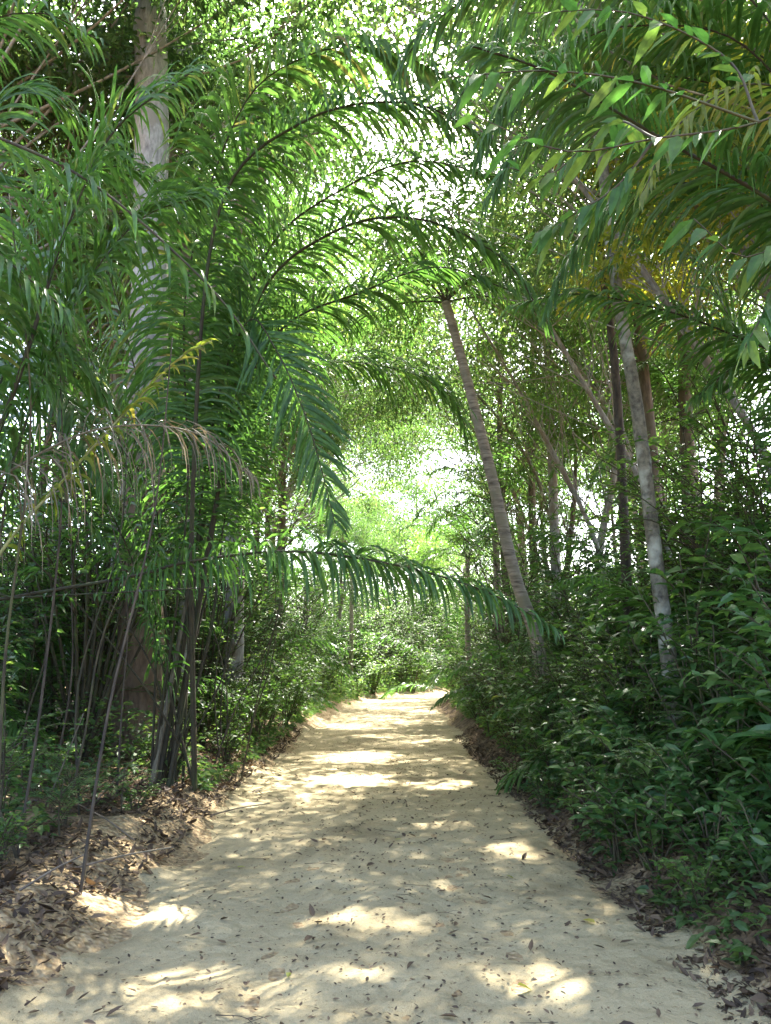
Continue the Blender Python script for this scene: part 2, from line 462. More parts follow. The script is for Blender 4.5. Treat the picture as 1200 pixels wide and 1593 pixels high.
us = np.arange(-2.3, 2.31, .045)
ys = np.concatenate([np.arange(-4, 2.4, .3), np.arange(2.4, 14, .05), np.arange(14, 30, .15), np.arange(30, 64, .4)])
U, Y = np.meshgrid(us, ys)
X = U + centre(Y)
DENT = np.zeros_like(X)
for _ in range(420):                                   # trodden sand: foot-sized hollows with a low rim
    fy = 2.6 + 11 * rng.random() ** 1.3; fu = np.clip(rng.normal(0, .75), -1.5, 1.5); fa = rng.normal(0, .35); ln = rng.uniform(.10, .16); wd = rng.uniform(.045, .08)
    r0_, r1_ = np.searchsorted(ys, [fy - .5, fy + .5])
    du, dy = U[r0_:r1_] - fu, Y[r0_:r1_] - fy
    q = ((du * np.cos(fa) + dy * np.sin(fa)) / wd) ** 2 + ((dy * np.cos(fa) - du * np.sin(fa)) / ln) ** 2
    DENT[r0_:r1_] += rng.uniform(.006, .016) * (.45 * np.exp(-(np.sqrt(q) - 1.35) ** 2 * 6) - np.exp(-q ** 1.5))
for k_, u0_ in enumerate((-.75, .62)):                 # two faint wheel ruts
    DENT -= .014 * np.exp(-((U - u0_ - .12 * np.sin(Y * .5 + k_)) / .16) ** 2)
edge = np.clip(1.78 + 0.7 * fbm(Y * 0.8 + 50 * (U > 0), U * 0.6, 51) + 0.35 * fbm(Y * 4, U * 4, 61) - .16 * (U > 0), 1.35, np.where(U > 0, 1.7, 1.92))
Z = H(X, Y) + DENT + 0.022 - 0.09 * sstep((np.abs(U) - edge + 0.1) / 0.4)
v = np.stack([X, Y, Z], -1).reshape(-1, 3)
nx, ny = len(us), len(ys)
i = np.arange(ny - 1)[:, None] * nx + np.arange(nx - 1)[None]
mb = MB(); mb.add(v, np.stack([i, i + 1, i + nx + 1, i + nx], -1).reshape(-1, 4))
tag(obj('path', mb.mesh('path', M['sand'])), kind='structure')

def G(x, y):
    return float(H(x, y))

# ------------------------------------------------------------------ kinds of plant (shapes shared by their individuals)
rng = np.random.default_rng(105)
def rand_dirs(n, zlo=-1, zhi=1):
    a = rng.uniform(0, 2 * np.pi, n); z = rng.uniform(zlo, zhi, n); r = np.sqrt(1 - z * z)
    return np.stack([r * np.cos(a), r * np.sin(a), z], 1)

def stem_leaves(mb, c, n, t0, L, W, droop, lod, m=0, spread=1.0, upk=0.25):
    t = np.linspace(t0, 1, n) + rng.normal(0, 0.4 / n, n)
    t = np.clip(t, 0, 1)
    k = len(c)
    q = lambda A: np.stack([np.interp(t * (k - 1), np.arange(k), A[:, j]) for j in range(3)], 1)
    T = q(nrm(np.gradient(c, axis=0)))
    a = rng.uniform(0, 2 * np.pi) + np.arange(n) * 2.4 + rng.normal(0, .3, n)
    side = np.stack([np.cos(a), np.sin(a), np.full(n, upk)], 1)
    d = nrm(side * spread + T * 0.45)
    Ls = L * rng.uniform(0.6, 1.15, n)
    up = np.array([0, 0, 1.0]) + rng.normal(0, .35, (n, 3))
    leaves(mb, q(c), d, up, Ls, Ls * W * rng.uniform(.85, 1.15, n), droop * rng.uniform(.3, 1.6, n), lod, m)

def shrub_kind(h, nst, L, W, nl, mat, spread=0.6, lod=2, droop=0.3, sub=3, lean=0.0):
    ms, mf = MB(), MB()
    for s in range(nst):
        a = rng.uniform(0, 2 * np.pi)
        hh = h * rng.uniform(0.6, 1.0)
        o = spread * h * rng.uniform(0.3, 1.0)
        e = np.array([np.cos(a) * o, np.sin(a) * o, hh])
        b = np.array([np.cos(a), np.sin(a), 0]) * rng.uniform(0, 0.08)
        mid = b * 0.6 + e * 0.45 + np.array([0, 0, hh * 0.14]) + rng.normal(0, 0.04 * h, 3)
        c = spline([b, mid, e], 12)
        tube(ms, c, [0.012 * h ** .5, 0.004], 5)
        stem_leaves(mf, c, max(4, nl // (sub + 1)), 0.1, L, W, droop, lod)
        for k in range(sub):
            i = rng.integers(4, 11)
            a2 = a + rng.normal(0, 1.1)
            e2 = c[i] + np.array([np.cos(a2), np.sin(a2), rng.uniform(0.1, .9)]) * h * rng.uniform(.15, .35)
            c2 = spline([c[i], (c[i] + e2) / 2 + [0, 0, .04 * h], e2], 8)
            tube(ms, c2, [0.006 * h ** .5, 0.0025], 4)
            stem_leaves(mf, c2, max(4, nl // (sub + 1)), 0.1, L, W, droop, lod)
    return [('stem', ms.mesh('stem', M['stem']), None), ('foliage', mf.mesh('foliage', mat, smooth=False), None)]

def pinnate_kind(h, nf, L, mat, pairs=16, leaf=0.07):
    ms, mf = MB(), MB()
    for k in range(nf):
        a = k * 2.4 + rng.normal(0, .3)
        zz = h * rng.uniform(.25, 1)
        b = np.array([0, 0, zz * .8]) + rng.normal(0, .03, 3)
        e = b + np.array([np.cos(a), np.sin(a), rng.uniform(.1, .5)]) * L
        c = spline([b, (b + e) / 2 + [0, 0, .15 * L], e], 24)
        tube(ms, c, [0.006, 0.002], 4)
        T = nrm(np.gradient(c, axis=0)); S = nrm(np.cross(T, [0, 0, 1.0]))
        i = np.linspace(4, 23, pairs).astype(int)
        for sg in (-1, 1):
            d = nrm(S[i] * sg + T[i] * .45)
            leaves(mf, c[i], d, np.tile([0, 0, 1.0], (pairs, 1)) + rng.normal(0, .2, (pairs, 3)), leaf * rng.uniform(.8, 1.2, pairs) * np.interp(i, [4, 14, 23], [.8, 1.1, .5]), leaf * .36, .15, 2)
    tube(ms, spline([[0, 0, 0], [.03, .02, h * .5], [0, 0, h]], 8), [0.016, .006], 5)
    return [('stem', ms.mesh('stem', M['stem']), None), ('foliage', mf.mesh('foliage', mat, smooth=False), None)]

def sapling_kind(h, L, W, mat, nb=14, nl=16, lod=2, r=0.02):
    ms, mf = MB(), MB()
    c = spline([[0, 0, 0], [rng.normal(0, .05 * h), rng.normal(0, .05 * h), h * .5], [rng.normal(0, .08 * h), rng.normal(0, .08 * h), h]], 20)
    tube(ms, c, [r, r * .3], 6)
    stem_leaves(mf, c, nl, .5, L, W, .3, lod)
    for k in range(nb):
        i = int(20 * rng.uniform(.28, .97)); i = min(i, 19)
        a = k * 2.4 + rng.normal(0, .4)
        ln = h * rng.uniform(.12, .26) * (1.25 - i / 22)
        e = c[i] + np.array([np.cos(a), np.sin(a), rng.uniform(.1, .8)]) * ln
        c2 = spline([c[i], (c[i] + e) / 2 + [0, 0, .1 * ln], e], 8)
        tube(ms, c2, [r * .35, r * .12], 4)
        stem_leaves(mf, c2, nl, .15, L, W, .35, lod)
    return [('stem', ms.mesh('stem', M['stem']), None), ('foliage', mf.mesh('foliage', mat, smooth=False), None)]

def palm_kind(n, length, mats=('palm', 'rachis'), trunk=0, Lmax=.55, pairs=46, wid=.04, droop=.25, seg=4, upmin=20, upmax=75):
    out = []
    z0 = trunk
    if trunk:
        mt = MB()
        c = spline([[0, 0, 0], [.1, 0, trunk * .5], [0, 0, trunk]], 40)
        tube(mt, c, np.linspace(.13, .09, 40) * (1 + .08 * (np.arange(40) % 2)), 10)
        out.append(('trunk', mt.mesh('trunk', M['bark_palm']), None))
    for k in range(n):
        a = k * 2.4 + rng.normal(0, .25)
        el = np.radians(np.interp(k, [0, n - 1], [upmax, upmin]) + rng.normal(0, 6))
        ln = length * rng.uniform(.8, 1.1)
        h = np.array([np.cos(a), np.sin(a), 0])
        p = np.array([0, 0, z0]) + h * .05; d = h * np.cos(el) + np.array([0, 0, np.sin(el)])
        pts = [p]
        for s in range(6):
            p = p + d * ln / 6; pts.append(p)
            d = nrm(d + np.array([0, 0, -1]) * (.12 + .07 * s))
        m = MB()
        frond(m, m, pts, Lmax, pairs, wid, droop, .22, seg, .016, 0, 1, fold=False)
        out.append(('frond', m.mesh('frond', [M[mats[0]], M[mats[1]]]), None))
    return out

def crown_into(mt, mf, base_pts, R, centre_pt, ncl, nl, L, W, lod=1, flat=.7, rad=.9, r0=.06):
    """limbs from the trunk to leaf clumps, clumps of single leaves"""
    for k in range(ncl):
        dv = rand_dirs(1, -.55, 1)[0] * np.array([1, 1, flat])
        cc = centre_pt + dv * R * rng.uniform(.45, 1.0)
        b = base_pts[rng.integers(len(base_pts))]
        mid = b * .45 + cc * .55 + rng.normal(0, .08 * R, 3) + [0, 0, -.08 * R]
        c = spline([b, mid, cc], 10)
        tube(mt, c, [r0, r0 * .15], 5)
        n = int(nl * rng.uniform(.6, 1.4))
        cr = rad * rng.uniform(.6, 1.25)
        q = rand_dirs(n) * (rng.random(n) ** .45)[:, None] * cr * np.array([1, 1, .6])
        for s in range(5):
            e = cc + rand_dirs(1, -.3, .8)[0] * cr * .8
            tube(mt, spline([c[-3], (cc + e) / 2, e], 5), [r0 * .2, r0 * .05], 4)
        d = nrm(q / cr + rand_dirs(n) * .8 + [0, 0, -.25])
        Ls = L * rng.uniform(.6, 1.2, n)
        leaves(mf, cc + q, d, np.array([0, 0, 1.0]) + rng.normal(0, .6, (n, 3)), Ls, Ls * W, .2, lod)

def tree_kind(h, R, ncl, nl, L=.14, W=.42, bark='bark_grey', leaf='canopy', r=.16, low=.45, off=0, flat=.7):
    mt, mf = MB(), MB()
    c = spline([[0, 0, -.2], [rng.normal(0, .2), rng.normal(0, .2), h * .35], [off * .3 + rng.normal(0, .4), rng.normal(0, .4), h * .7], [off * .8 + rng.normal(0, .5), rng.normal(0, .5), h]], 30)
    tube(mt, c, [r * 1.25, r, r * .75, r * .3], 10, wob=.03)
    crown_into(mt, mf, c[int(30 * low):], R, np.array([off, 0, h * (.82 if not off else .93)]), ncl, nl, L, W, flat=flat, rad=R * .29, r0=r * .2)
    return [('trunk', mt.mesh('trunk', M[bark]), None), ('crown', mf.mesh('crown', M[leaf], smooth=False), None)]

K = {}
K['broad1'] = shrub_kind(1.5, 10, .19, .38, 46, M['broad'], droop=.45)
K['broad2'] = shrub_kind(1.3, 9, .25, .35, 34, M['broad'], spread=.75, droop=.55)
K['broad3'] = shrub_kind(2.2, 10, .22, .36, 56, M['broad'], spread=.55, droop=.5)
K['light1'] = shrub_kind(1.4, 9, .13, .42, 60, M['broad_light'])
K['light2'] = shrub_kind(1.8, 10, .15, .34, 60, M['broad_light'], spread=.5)
K['bush1'] = shrub_kind(1.6, 14, .085, .45, 90, M['small'], sub=5)
K['bush2'] = shrub_kind(2.4, 16, .095, .45, 110, M['small'], sub=6, spread=.45)
K['low1'] = shrub_kind(.55, 9, .12, .42, 24, M['broad'], spread=.9)
K['low2'] = shrub_kind(.5, 10, .09, .4, 26, M['broad_light'], spread=.9)
K['big1'] = shrub_kind(1.2, 7, .34, .36, 16, M['broad'], spread=.6, sub=1)
K['fern1'] = pinnate_kind(.7, 16, .6, M['broad'])
K['fern3'] = pinnate_kind(.8, 14, .6, M['broad_light'])
K['fern2'] = pinnate_kind(1.8, 34, .6, M['small'], pairs=18)
K['sap1'] = sapling_kind(3.6, .16, .36, M['broad'])
K['sap2'] = sapling_kind(4.6, .13, .4, M['broad_light'], nb=20)
K['sap3'] = sapling_kind(3.0, .1, .42, M['small'], nb=24, nl=20)
K['palm1'] = palm_kind(10, 3.0)
K['palm2'] = palm_kind(9, 3.8, Lmax=.65, pairs=52)
K['palm3'] = palm_kind(10, 2.2, Lmax=.42, pairs=40)
K['palmt'] = palm_kind(13, 3.0, trunk=5.5, upmin=-10, upmax=75)
K['tree1'] = tree_kind(11, 3.8, 42, 260, L=.16, bark='bark_brown', r=.1)
K['tree2'] = tree_kind(13, 4.4, 46, 280, L=.17, leaf='canopy', bark='bark_brown', r=.12)
K['tree3'] = tree_kind(8.5, 3.0, 34, 220, L=.13, leaf='small', bark='bark_brown', r=.09, low=.3)
K['tree4'] = tree_kind(10, 3.5, 38, 220, L=.18, W=.36, leaf='broad_light', bark='bark_grey', r=.11, low=.3)
K['treeover1'] = tree_kind(8.6, 3.4, 36, 125, L=.14, off=3.0, r=.055, flat=.45, bark='bark_grey')
K['treeover2'] = tree_kind(9.6, 3.6, 38, 125, L=.13, off=3.2, r=.06, bark='bark_mottled', leaf='small', flat=.45)
K['backlittree'] = tree_kind(9.5, 3.2, 40, 200, L=.14, leaf='gold', bark='bark_brown', r=.09)
K['talltree'] = tree_kind(14.5, 4.8, 40, 400, L=.19, off=4.0, r=.2, flat=.35)
K['tall1'] = shrub_kind(4.2, 15, .12, .42, 190, M['small'], sub=8, spread=.42)
K['tall2'] = shrub_kind(5.0, 14, .15, .4, 190, M['broad_light'], sub=8, spread=.4)
K['tall3'] = shrub_kind(3.4, 14, .17, .4, 150, M['broad'], sub=7, spread=.45)
K['bigpalm1'] = palm_kind(13, 5.5, Lmax=.95, pairs=80, wid=.045, droop=.32, upmin=35, upmax=82)
K['bigpalm2'] = palm_kind(12, 4.6, Lmax=.85, pairs=74, wid=.042, droop=.3, upmin=25, upmax=80)

# ------------------------------------------------------------------ the palms that arch over the path
rng = np.random.default_rng(106)
def hero_palm(name, label, base, fronds, sticks=(), group=None):
    b = np.array([base[0], base[1], G(base[0], base[1]) - .03])
    root = thing(name, label, 'palm', b, group)
    for fr in fronds:
        kw = dict(fr[1]) if len(fr) > 1 else {}
        pts = [b + [rng.normal(0, .2), rng.normal(0, .2), 0]] + [P(*q) for q in fr[0]]
        ex = kw.pop('exact', 0); mat = kw.pop('mat', 'palm'); rm = kw.pop('rm', 'rachis'); lab = kw.pop('label', None)
        if mat == 'palm' and kw.get('Lmax', .6) > .5 and not ex:
            kw['Lmax'] = kw.get('Lmax', .6) * (1.4 if base[0] < 0 else 1.2); kw['pairs'] = int(kw.get('pairs', 70) * 1.5); kw['droop'] = kw.get('droop', .25) * 1.1; kw['width'] = kw.get('width', .035) * (1.08 if base[0] < 0 else .9)
        a, r = MB(), MB()
        if kw.get('keep', 1) < .5:                    # a sparse frond stays one piece with its stalk
            frond(a, a, pts, mrch=1, **kw)
            fo = obj('frond', a.mesh('frond', [M[mat], M[rm]], origin=b), root)
            if lab: fo['label'] = lab
            continue
        frond(a, r, pts, **kw)
        fo = obj('frond', a.mesh('frond', M[mat], origin=b), root)
        if lab: fo['label'] = lab
        obj('rachis', r.mesh('rachis', M[rm], origin=b), fo)
    for s in sticks:
        m = MB(); pts = [b + [rng.normal(0, .12), rng.normal(0, .12), 0]] + [P(*q) for q in s]
        tube(m, spline(pts, 20), [.015, .008], 6)
        obj('petiole', m.mesh('petiole', M['rachis'], origin=b), root)
    return root

hero_palm('clump_palm', 'large stemless palm with dark fanned petioles beside the thick grey trunk', (-2.45, 9.0), [
    [[(300, 900, 9), (335, 640, 8.6), (385, 500, 8.0), (430, 545, 7.6), (480, 660, 7.3), (522, 815, 7.1)], dict(exact=1, Lmax=.86, pairs=125, start=0.36, droop=.1, plume=.2, ang=(66, 34), width=.044, side_hint=(.25, 1, 0))],
    [[(325, 860, 9), (370, 640, 8.8), (440, 510, 8.5), (560, 455, 8.2), (680, 415, 8), (790, 450, 7.9)], dict(Lmax=.7, pairs=100, start=0.30, r0=.03)],
    [[(310, 860, 9.2), (345, 600, 9.2), (420, 385, 9), (540, 290, 8.8), (650, 250, 8.6), (770, 275, 8.5)], dict(Lmax=.75, pairs=100, start=0.32, r0=.032)],
    [[(240, 930, 9), (190, 700, 8.8), (120, 520, 8.4), (20, 440, 8)], dict(Lmax=.7, pairs=80, start=0.25)],
    [[(345, 830, 9.5), (400, 640, 10), (500, 567, 10.2), (620, 575, 10.4), (700, 615, 10.5), (730, 680, 10.6)], dict(Lmax=.75, pairs=100, start=0.32, plume=.3)],
    [[(330, 700, 9.5), (335, 450, 9.5), (400, 255, 9.5), (560, 190, 9.3), (668, 186, 9.2)], dict(Lmax=.5, pairs=60, start=0.43, keep=.4, mat='palm_dry', rm='rachis_dry', label='dried out brown frond', r0=.035)],
    [[(340, 760, 8.8), (400, 470, 8.4), (520, 360, 8), (650, 340, 7.7), (780, 400, 7.5), (850, 500, 7.4)], dict(Lmax=.7, pairs=100, start=0.32, r0=.035)],
    [[(300, 760, 8), (340, 330, 7.6), (470, 190, 7.2), (640, 160, 6.9), (780, 230, 6.8)], dict(Lmax=.75, pairs=100, start=0.35, r0=.035, droop=.35)],
    [[(290, 800, 8.5), (290, 450, 8), (370, 180, 7.5), (470, 90, 7.2), (590, 75, 7), (720, 130, 7)], dict(Lmax=.8, pairs=100, start=0.36, droop=.45, width=.05)],
    [[(250, 850, 9), (215, 600, 8.8), (160, 400, 8.4), (90, 280, 8), (0, 230, 7.6)], dict(Lmax=.75, pairs=90, start=0.30)],
    [[(215, 900, 8.7), (150, 760, 8.2), (90, 700, 7.8), (20, 720, 7.4)], dict(Lmax=.6, pairs=70, start=0.25)],
], sticks=[[(300, 1000, 9), (302, 870, 9)], [(325, 1000, 8.9), (345, 850, 8.8)], [(262, 1020, 9), (235, 820, 9)], [(290, 1050, 8.8), (288, 900, 8.8)],
           [(310, 1050, 9), (330, 960, 9), (350, 800, 9)], [(250, 1080, 8.8), (190, 960, 8.6), (120, 900, 8.4)], [(270, 1060, 9.2), (250, 900, 9.3)],
           [(240, 1090, 8.6), (130, 950, 8.2), (40, 860, 7.8)], [(335, 1080, 9), (360, 1000, 9), (372, 900, 9)]])

hero_palm('arching_palm', 'palm at the left edge whose long stalk rises steeply into green fronds', (-3.5, 5.0), [
    [[(-60, 800, 5), (10, 640, 5), (60, 490, 5), (105, 350, 5.1), (180, 200, 5.2), (300, 110, 5.4)], dict(Lmax=.6, pairs=80, start=.5, r0=.028)],
    [[(-20, 820, 5.2), (50, 630, 5.3), (120, 465, 5.4), (220, 340, 5.5), (340, 300, 5.7)], dict(Lmax=.6, pairs=80, start=.45, droop=.3)],
    [[(-350, 600, 4.8), (-280, 240, 4.6), (-120, 175, 4.6), (0, 215, 4.6), (150, 290, 4.6), (330, 450, 4.6), (430, 590, 4.6)], dict(exact=1, Lmax=.6, pairs=60, start=.4, r0=.024, droop=.5, keep=.4, width=.035)],
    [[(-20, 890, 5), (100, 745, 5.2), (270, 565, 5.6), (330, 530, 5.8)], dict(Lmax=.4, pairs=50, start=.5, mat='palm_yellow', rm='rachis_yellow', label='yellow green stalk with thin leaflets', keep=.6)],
    [[(-100, 820, 4.8), (0, 742, 5), (150, 668, 5.2), (300, 672, 5.4), (390, 740, 5.5)], dict(Lmax=.85, pairs=120, start=.3, droop=.75, mat='palm_dry', rm='rachis_dry', label='dead brown frond with hanging shreds', width=.011, plume=.9, keep=.55)],
    [[(-120, 500, 5), (-60, 250, 5.2), (0, 160, 5.5), (60, 140, 5.8), (125, 190, 6)], dict(Lmax=.55, pairs=80, start=.4)],
    [[(-120, 500, 4.6), (-100, 330, 4.5), (-20, 380, 4.4), (100, 480, 4.3)], dict(Lmax=.55, pairs=60, start=.4)],
    [[(-100, 300, 5), (-40, 60, 5), (60, 20, 5), (150, 60, 5)], dict(Lmax=.55, pairs=60, start=.4)],
    [[(-40, 700, 5.5), (20, 560, 5.7), (110, 560, 6), (180, 640, 6.2)], dict(Lmax=.55, pairs=60, start=.35)],
])
hero_palm('arching_palm', 'palm far left sending one long low frond right across the path', (-4.6, 7.4), [
    [[(-70, 960, 7.4), (20, 930, 7.4), (200, 898, 7.4), (300, 873, 7.4), (450, 858, 7.3), (600, 876, 7.2), (750, 918, 7.1), (868, 980, 7)], dict(exact=1, Lmax=.62, pairs=150, start=.42, droop=.5, r0=.026, width=.03, plume=.85)],
    [[(-60, 940, 7.2), (30, 930, 7.1), (180, 922, 7), (330, 914, 7)], dict(Lmax=.2, pairs=20, start=.6, keep=.25)],
    [[(-60, 800, 7.5), (-10, 500, 7.6), (80, 300, 7.8), (200, 260, 8), (300, 330, 8)], dict(Lmax=.7, pairs=90, start=.4)],
    [[(-80, 800, 7.2), (-60, 600, 7), (20, 560, 6.8), (120, 640, 6.5), (170, 760, 6.3)], dict(Lmax=.6, pairs=80, start=.4)],
    [[(-60, 900, 7.6), (20, 800, 7.8), (110, 790, 8), (180, 860, 8)], dict(Lmax=.5, pairs=60, start=.35)],
])
hero_palm('arching_palm', 'palm off the right edge with thick dark stalks arching over the path', (4.3, 5.6), [
    [[(1420, 700, 5.5), (1330, 420, 5.2), (1200, 312, 5), (1020, 210, 4.8), (860, 115, 4.6), (730, 70, 4.5)], dict(Lmax=.75, pairs=100, start=.42, droop=.28, r0=.032, width=.036)],
    [[(1350, 500, 6), (1270, 180, 6), (1120, 50, 5.8), (980, 40, 5.6), (880, 130, 5.4)], dict(Lmax=.75, pairs=100, start=.4, mat='palm_yellow', droop=.4, label='frond coloured backlit yellow')],
    [[(1320, 350, 5.5), (1170, 80, 5.3), (980, 40, 5.2), (860, 90, 5), (780, 170, 4.9), (740, 250, 4.9)], dict(Lmax=.8, pairs=110, start=.42, droop=.3, width=.04)],
    [[(1380, 450, 4.8), (1300, 200, 4.6), (1180, 130, 4.4), (1060, 190, 4.2), (1000, 300, 4.1)], dict(Lmax=.6, pairs=80, start=.4, mat='palm_yellow', droop=.35, label='frond coloured backlit yellow')],
    [[(1340, 500, 5.8), (1220, 200, 5.8), (1060, 120, 5.7), (920, 150, 5.6), (820, 220, 5.6), (760, 310, 5.6)], dict(Lmax=.75, pairs=110, start=.4, droop=.3)],
    [[(1330, 300, 5.2), (1150, -20, 5.2), (950, -60, 5.2), (780, -30, 5.2), (670, 40, 5.2), (620, 110, 5.2)], dict(Lmax=.75, pairs=110, start=.45, droop=.35)],
    [[(1350, 560, 6.2), (1250, 380, 6.2), (1130, 290, 6.1), (1000, 300, 6), (900, 380, 6), (850, 480, 6)], dict(Lmax=.7, pairs=90, start=.4, droop=.3)],
    [[(1330, 400, 6), (1180, 10, 6.2), (980, -60, 6.4), (800, 20, 6.4), (700, 180, 6.2)], dict(Lmax=.8, pairs=100, start=.45, droop=.35)],
])
hero_palm('arching_palm', 'palm behind the mottled trunk with one straight dark stalk reaching in from the right', (4.6, 7.2), [
    [[(1330, 650, 6.6), (1270, 570, 6.5), (1200, 545, 6.5), (1050, 487, 6.5), (900, 457, 6.5), (800, 475, 6.5)], dict(Lmax=.6, pairs=90, start=.38, droop=.25, r0=.022)],
    [[(1250, 700, 7.5), (1150, 520, 7.6), (1080, 400, 7.8), (1010, 360, 8), (930, 430, 8)], dict(Lmax=.65, pairs=80, start=.4)],
    [[(1290, 800, 7), (1240, 620, 6.8), (1170, 560, 6.6), (1080, 620, 6.4)], dict(Lmax=.55, pairs=60, start=.4)],
])

# ------------------------------------------------------------------ trunks one can tell apart
rng = np.random.default_rng(107)
def hero_tree(name, label, pts, radii, bark, crown=None, sides=14, cat='tree', wob=.03):
    p = [P(*q) for q in pts]
    b = np.array([p[0][0], p[0][1], G(p[0][0], p[0][1]) - .12])
    p[0] = b
    root = thing(name, label, cat, b)
    mt, mf = MB(), MB()
    c = spline(p, 60)
    if cat == 'palm': tube(mt, c, np.interp(np.linspace(0, 1, 60), np.linspace(0, 1, len(radii)), radii) * (1 + .05 * (np.arange(60) % 2)), sides)
    else: tube(mt, c, radii, sides, wob=wob)
    if crown:
        crown_into(mt, mf, c[40:], crown['R'], c[-1] + np.array(crown.get('off', (0, 0, 0))), crown['ncl'], crown['nl'], crown.get('L', .13), .42, rad=crown['R'] * .34, r0=radii[-1] * .4)
    obj('trunk', mt.mesh('trunk', M[bark], origin=b), root)
    if crown: obj('crown', mf.mesh('crown', M[crown.get('mat', 'canopy')], smooth=False, origin=b), root)
    return root, c[-1]

hero_tree('forest_tree', 'tall tree with a thick grey trunk, brown at its foot, left of the path', [(214, 1165, 11.4), (222, 900, 11.4), (232, 500, 11.4), (236, 200, 11.4), (234, -100, 11.4), (240, -500, 11.6)], [.37, .29, .28, .27, .25, .16], 'bark_tall', dict(R=3.8, ncl=40, nl=220, L=.16), 20)
hero_tree('forest_tree', 'slender pale tree close behind the thick grey trunk, bent at the top', [(275, 1120, 13.5), (300, 800, 13.5), (300, 480, 13.5), (262, 215, 13.5), (272, 100, 13.5), (266, -200, 13.5)], [.14, .12, .11, .1, .09, .05], 'bark_grey', dict(R=2.8, ncl=30, nl=180))
hero_tree('forest_tree', 'mid-sized tree with two pale patches of bark behind the palm clump', [(360, 1120, 15.5), (366, 900, 15.5), (362, 700, 15.5), (380, 400, 15.5), (390, 100, 15.5)], [.22, .17, .16, .13, .08], 'bark_grey', dict(R=3.0, ncl=34, nl=180))
r_, top = hero_tree('leaning_palm', 'slender palm with a bare pale trunk leaning left over the path', [(848, 1080, 13), (838, 1010, 13), (800, 890, 13), (765, 740, 13), (732, 610, 13), (708, 520, 13), (694, 470, 13)], [.14, .11, .1, .095, .085, .08], 'bark_palm', None, 12, 'palm')
for k in range(11):
    a = k * 2.4; el = math.radians(np.interp(k, [0, 10], [80, 5]))
    h = np.array([math.cos(a), math.sin(a), 0]); p = top.copy(); d = h * math.cos(el) + np.array([0, 0, math.sin(el)])
    pts = [p]
    for s in range(6):
        p = p + d * .48; pts.append(p); d = nrm(d + np.array([0, 0, -1]) * (.14 + .08 * s))
    a_, rc = MB(), MB()
    frond(a_, rc, pts, .6, 60, .035, .3, .15, 4, .02)
    fo = obj('frond', a_.mesh('frond', M['palm'], origin=r_.location), r_); obj('rachis', rc.mesh('rachis', M['rachis'], origin=r_.location), fo)
hero_tree('forest_tree', 'slim tree with pale mottled bark rising from the shrubs on the right', [(1058, 1180, 8.4), (1040, 1020, 8.4), (1018, 850, 8.4), (992, 640, 8.4), (965, 480, 8.4), (945, 330, 8.4), (930, 100, 8.4), (930, -150, 8.4)], [.11, .085, .075, .07, .065, .06, .055, .03], 'bark_mottled', dict(R=2.6, ncl=30, nl=200, L=.12))
hero_tree('forest_tree', 'dark slim tree just behind the mottled trunk', [(985, 1080, 12), (975, 900, 12), (966, 700, 12), (955, 550, 12), (935, 380, 12), (930, 100, 12)], [.11, .08, .07, .065, .06, .04], 'bark_dark', dict(R=2.8, ncl=30, nl=180))
hero_tree('forest_tree', 'pale thin tree standing in the bright gap right of the leaning palm', [(868, 1050, 20), (862, 800, 20), (856, 640, 20), (852, 540, 20), (840, 420, 20), (850, 200, 20)], [.15, .13, .12, .11, .1, .06], 'bark_grey', dict(R=2.6, ncl=26, nl=160))

# ------------------------------------------------------------------ broadleaf branch hanging in at the upper right
rng = np.random.default_rng(108)
bx = np.array([3.9, 3.2, G(3.9, 3.2) - .1])
root = thing('understory_tree', 'small tree whose big pointed leaves hang in close at the upper right', 'tree', bx)
mt, mf = MB(), MB()
tr = spline([bx, P(1500, 700, 3.2), P(1420, 300, 3.2), P(1330, 120, 3.1)], 20)
tube(mt, tr, [.045, .02], 8)
twigs = [[(1330, 120, 3.1), (1180, 190, 3.0), (1020, 215, 2.9), (880, 235, 2.85), (740, 180, 2.8)],
         [(1180, 190, 3.0), (1000, 130, 2.9), (850, 110, 2.85), (700, 120, 2.8)],
         [(1020, 215, 2.9), (960, 290, 2.9), (880, 340, 2.9), (820, 370, 2.9)],
         [(1330, 120, 3.1), (1250, 330, 3.1), (1160, 400, 3.1), (1080, 340, 3.1)],
         [(1180, 190, 3.0), (1130, 90, 3.2), (980, 20, 3.2), (820, 20, 3.2)],
         [(1250, 330, 3.1), (1200, 460, 3.1), (1160, 540, 3.0)],
         [(1020, 215, 2.9), (950, 190, 3.3), (860, 270, 3.4), (790, 260, 3.4)]]
for tw in twigs:
    c = spline([P(*q) for q in tw], 20)
    tube(mt, c, [.007, .0025], 5)
    n = 30
    i = np.linspace(4, 19, n).astype(int)
    T = nrm(np.gradient(c, axis=0))[i]
    S = np.cross(T, [0, 0, 1.0]) * np.where(np.arange(n) % 2, 1, -1)[:, None]
    d = T * .7 + S * rng.uniform(.3, .9, (n, 1)) + np.stack([np.zeros(n), np.zeros(n), rng.uniform(-.9, .1, n)], 1)
    L = rng.uniform(.09, .2, n)
    leaves(mf, c[i], d, np.array([0, -.3, 1.0]) + rng.normal(0, .5, (n, 3)), L, L * .3, .3, 2)
obj('trunk', mt.mesh('trunk', M['stem'], origin=bx), root)
obj('crown', mf.mesh('crown', M['branch'], smooth=False, origin=bx), root)

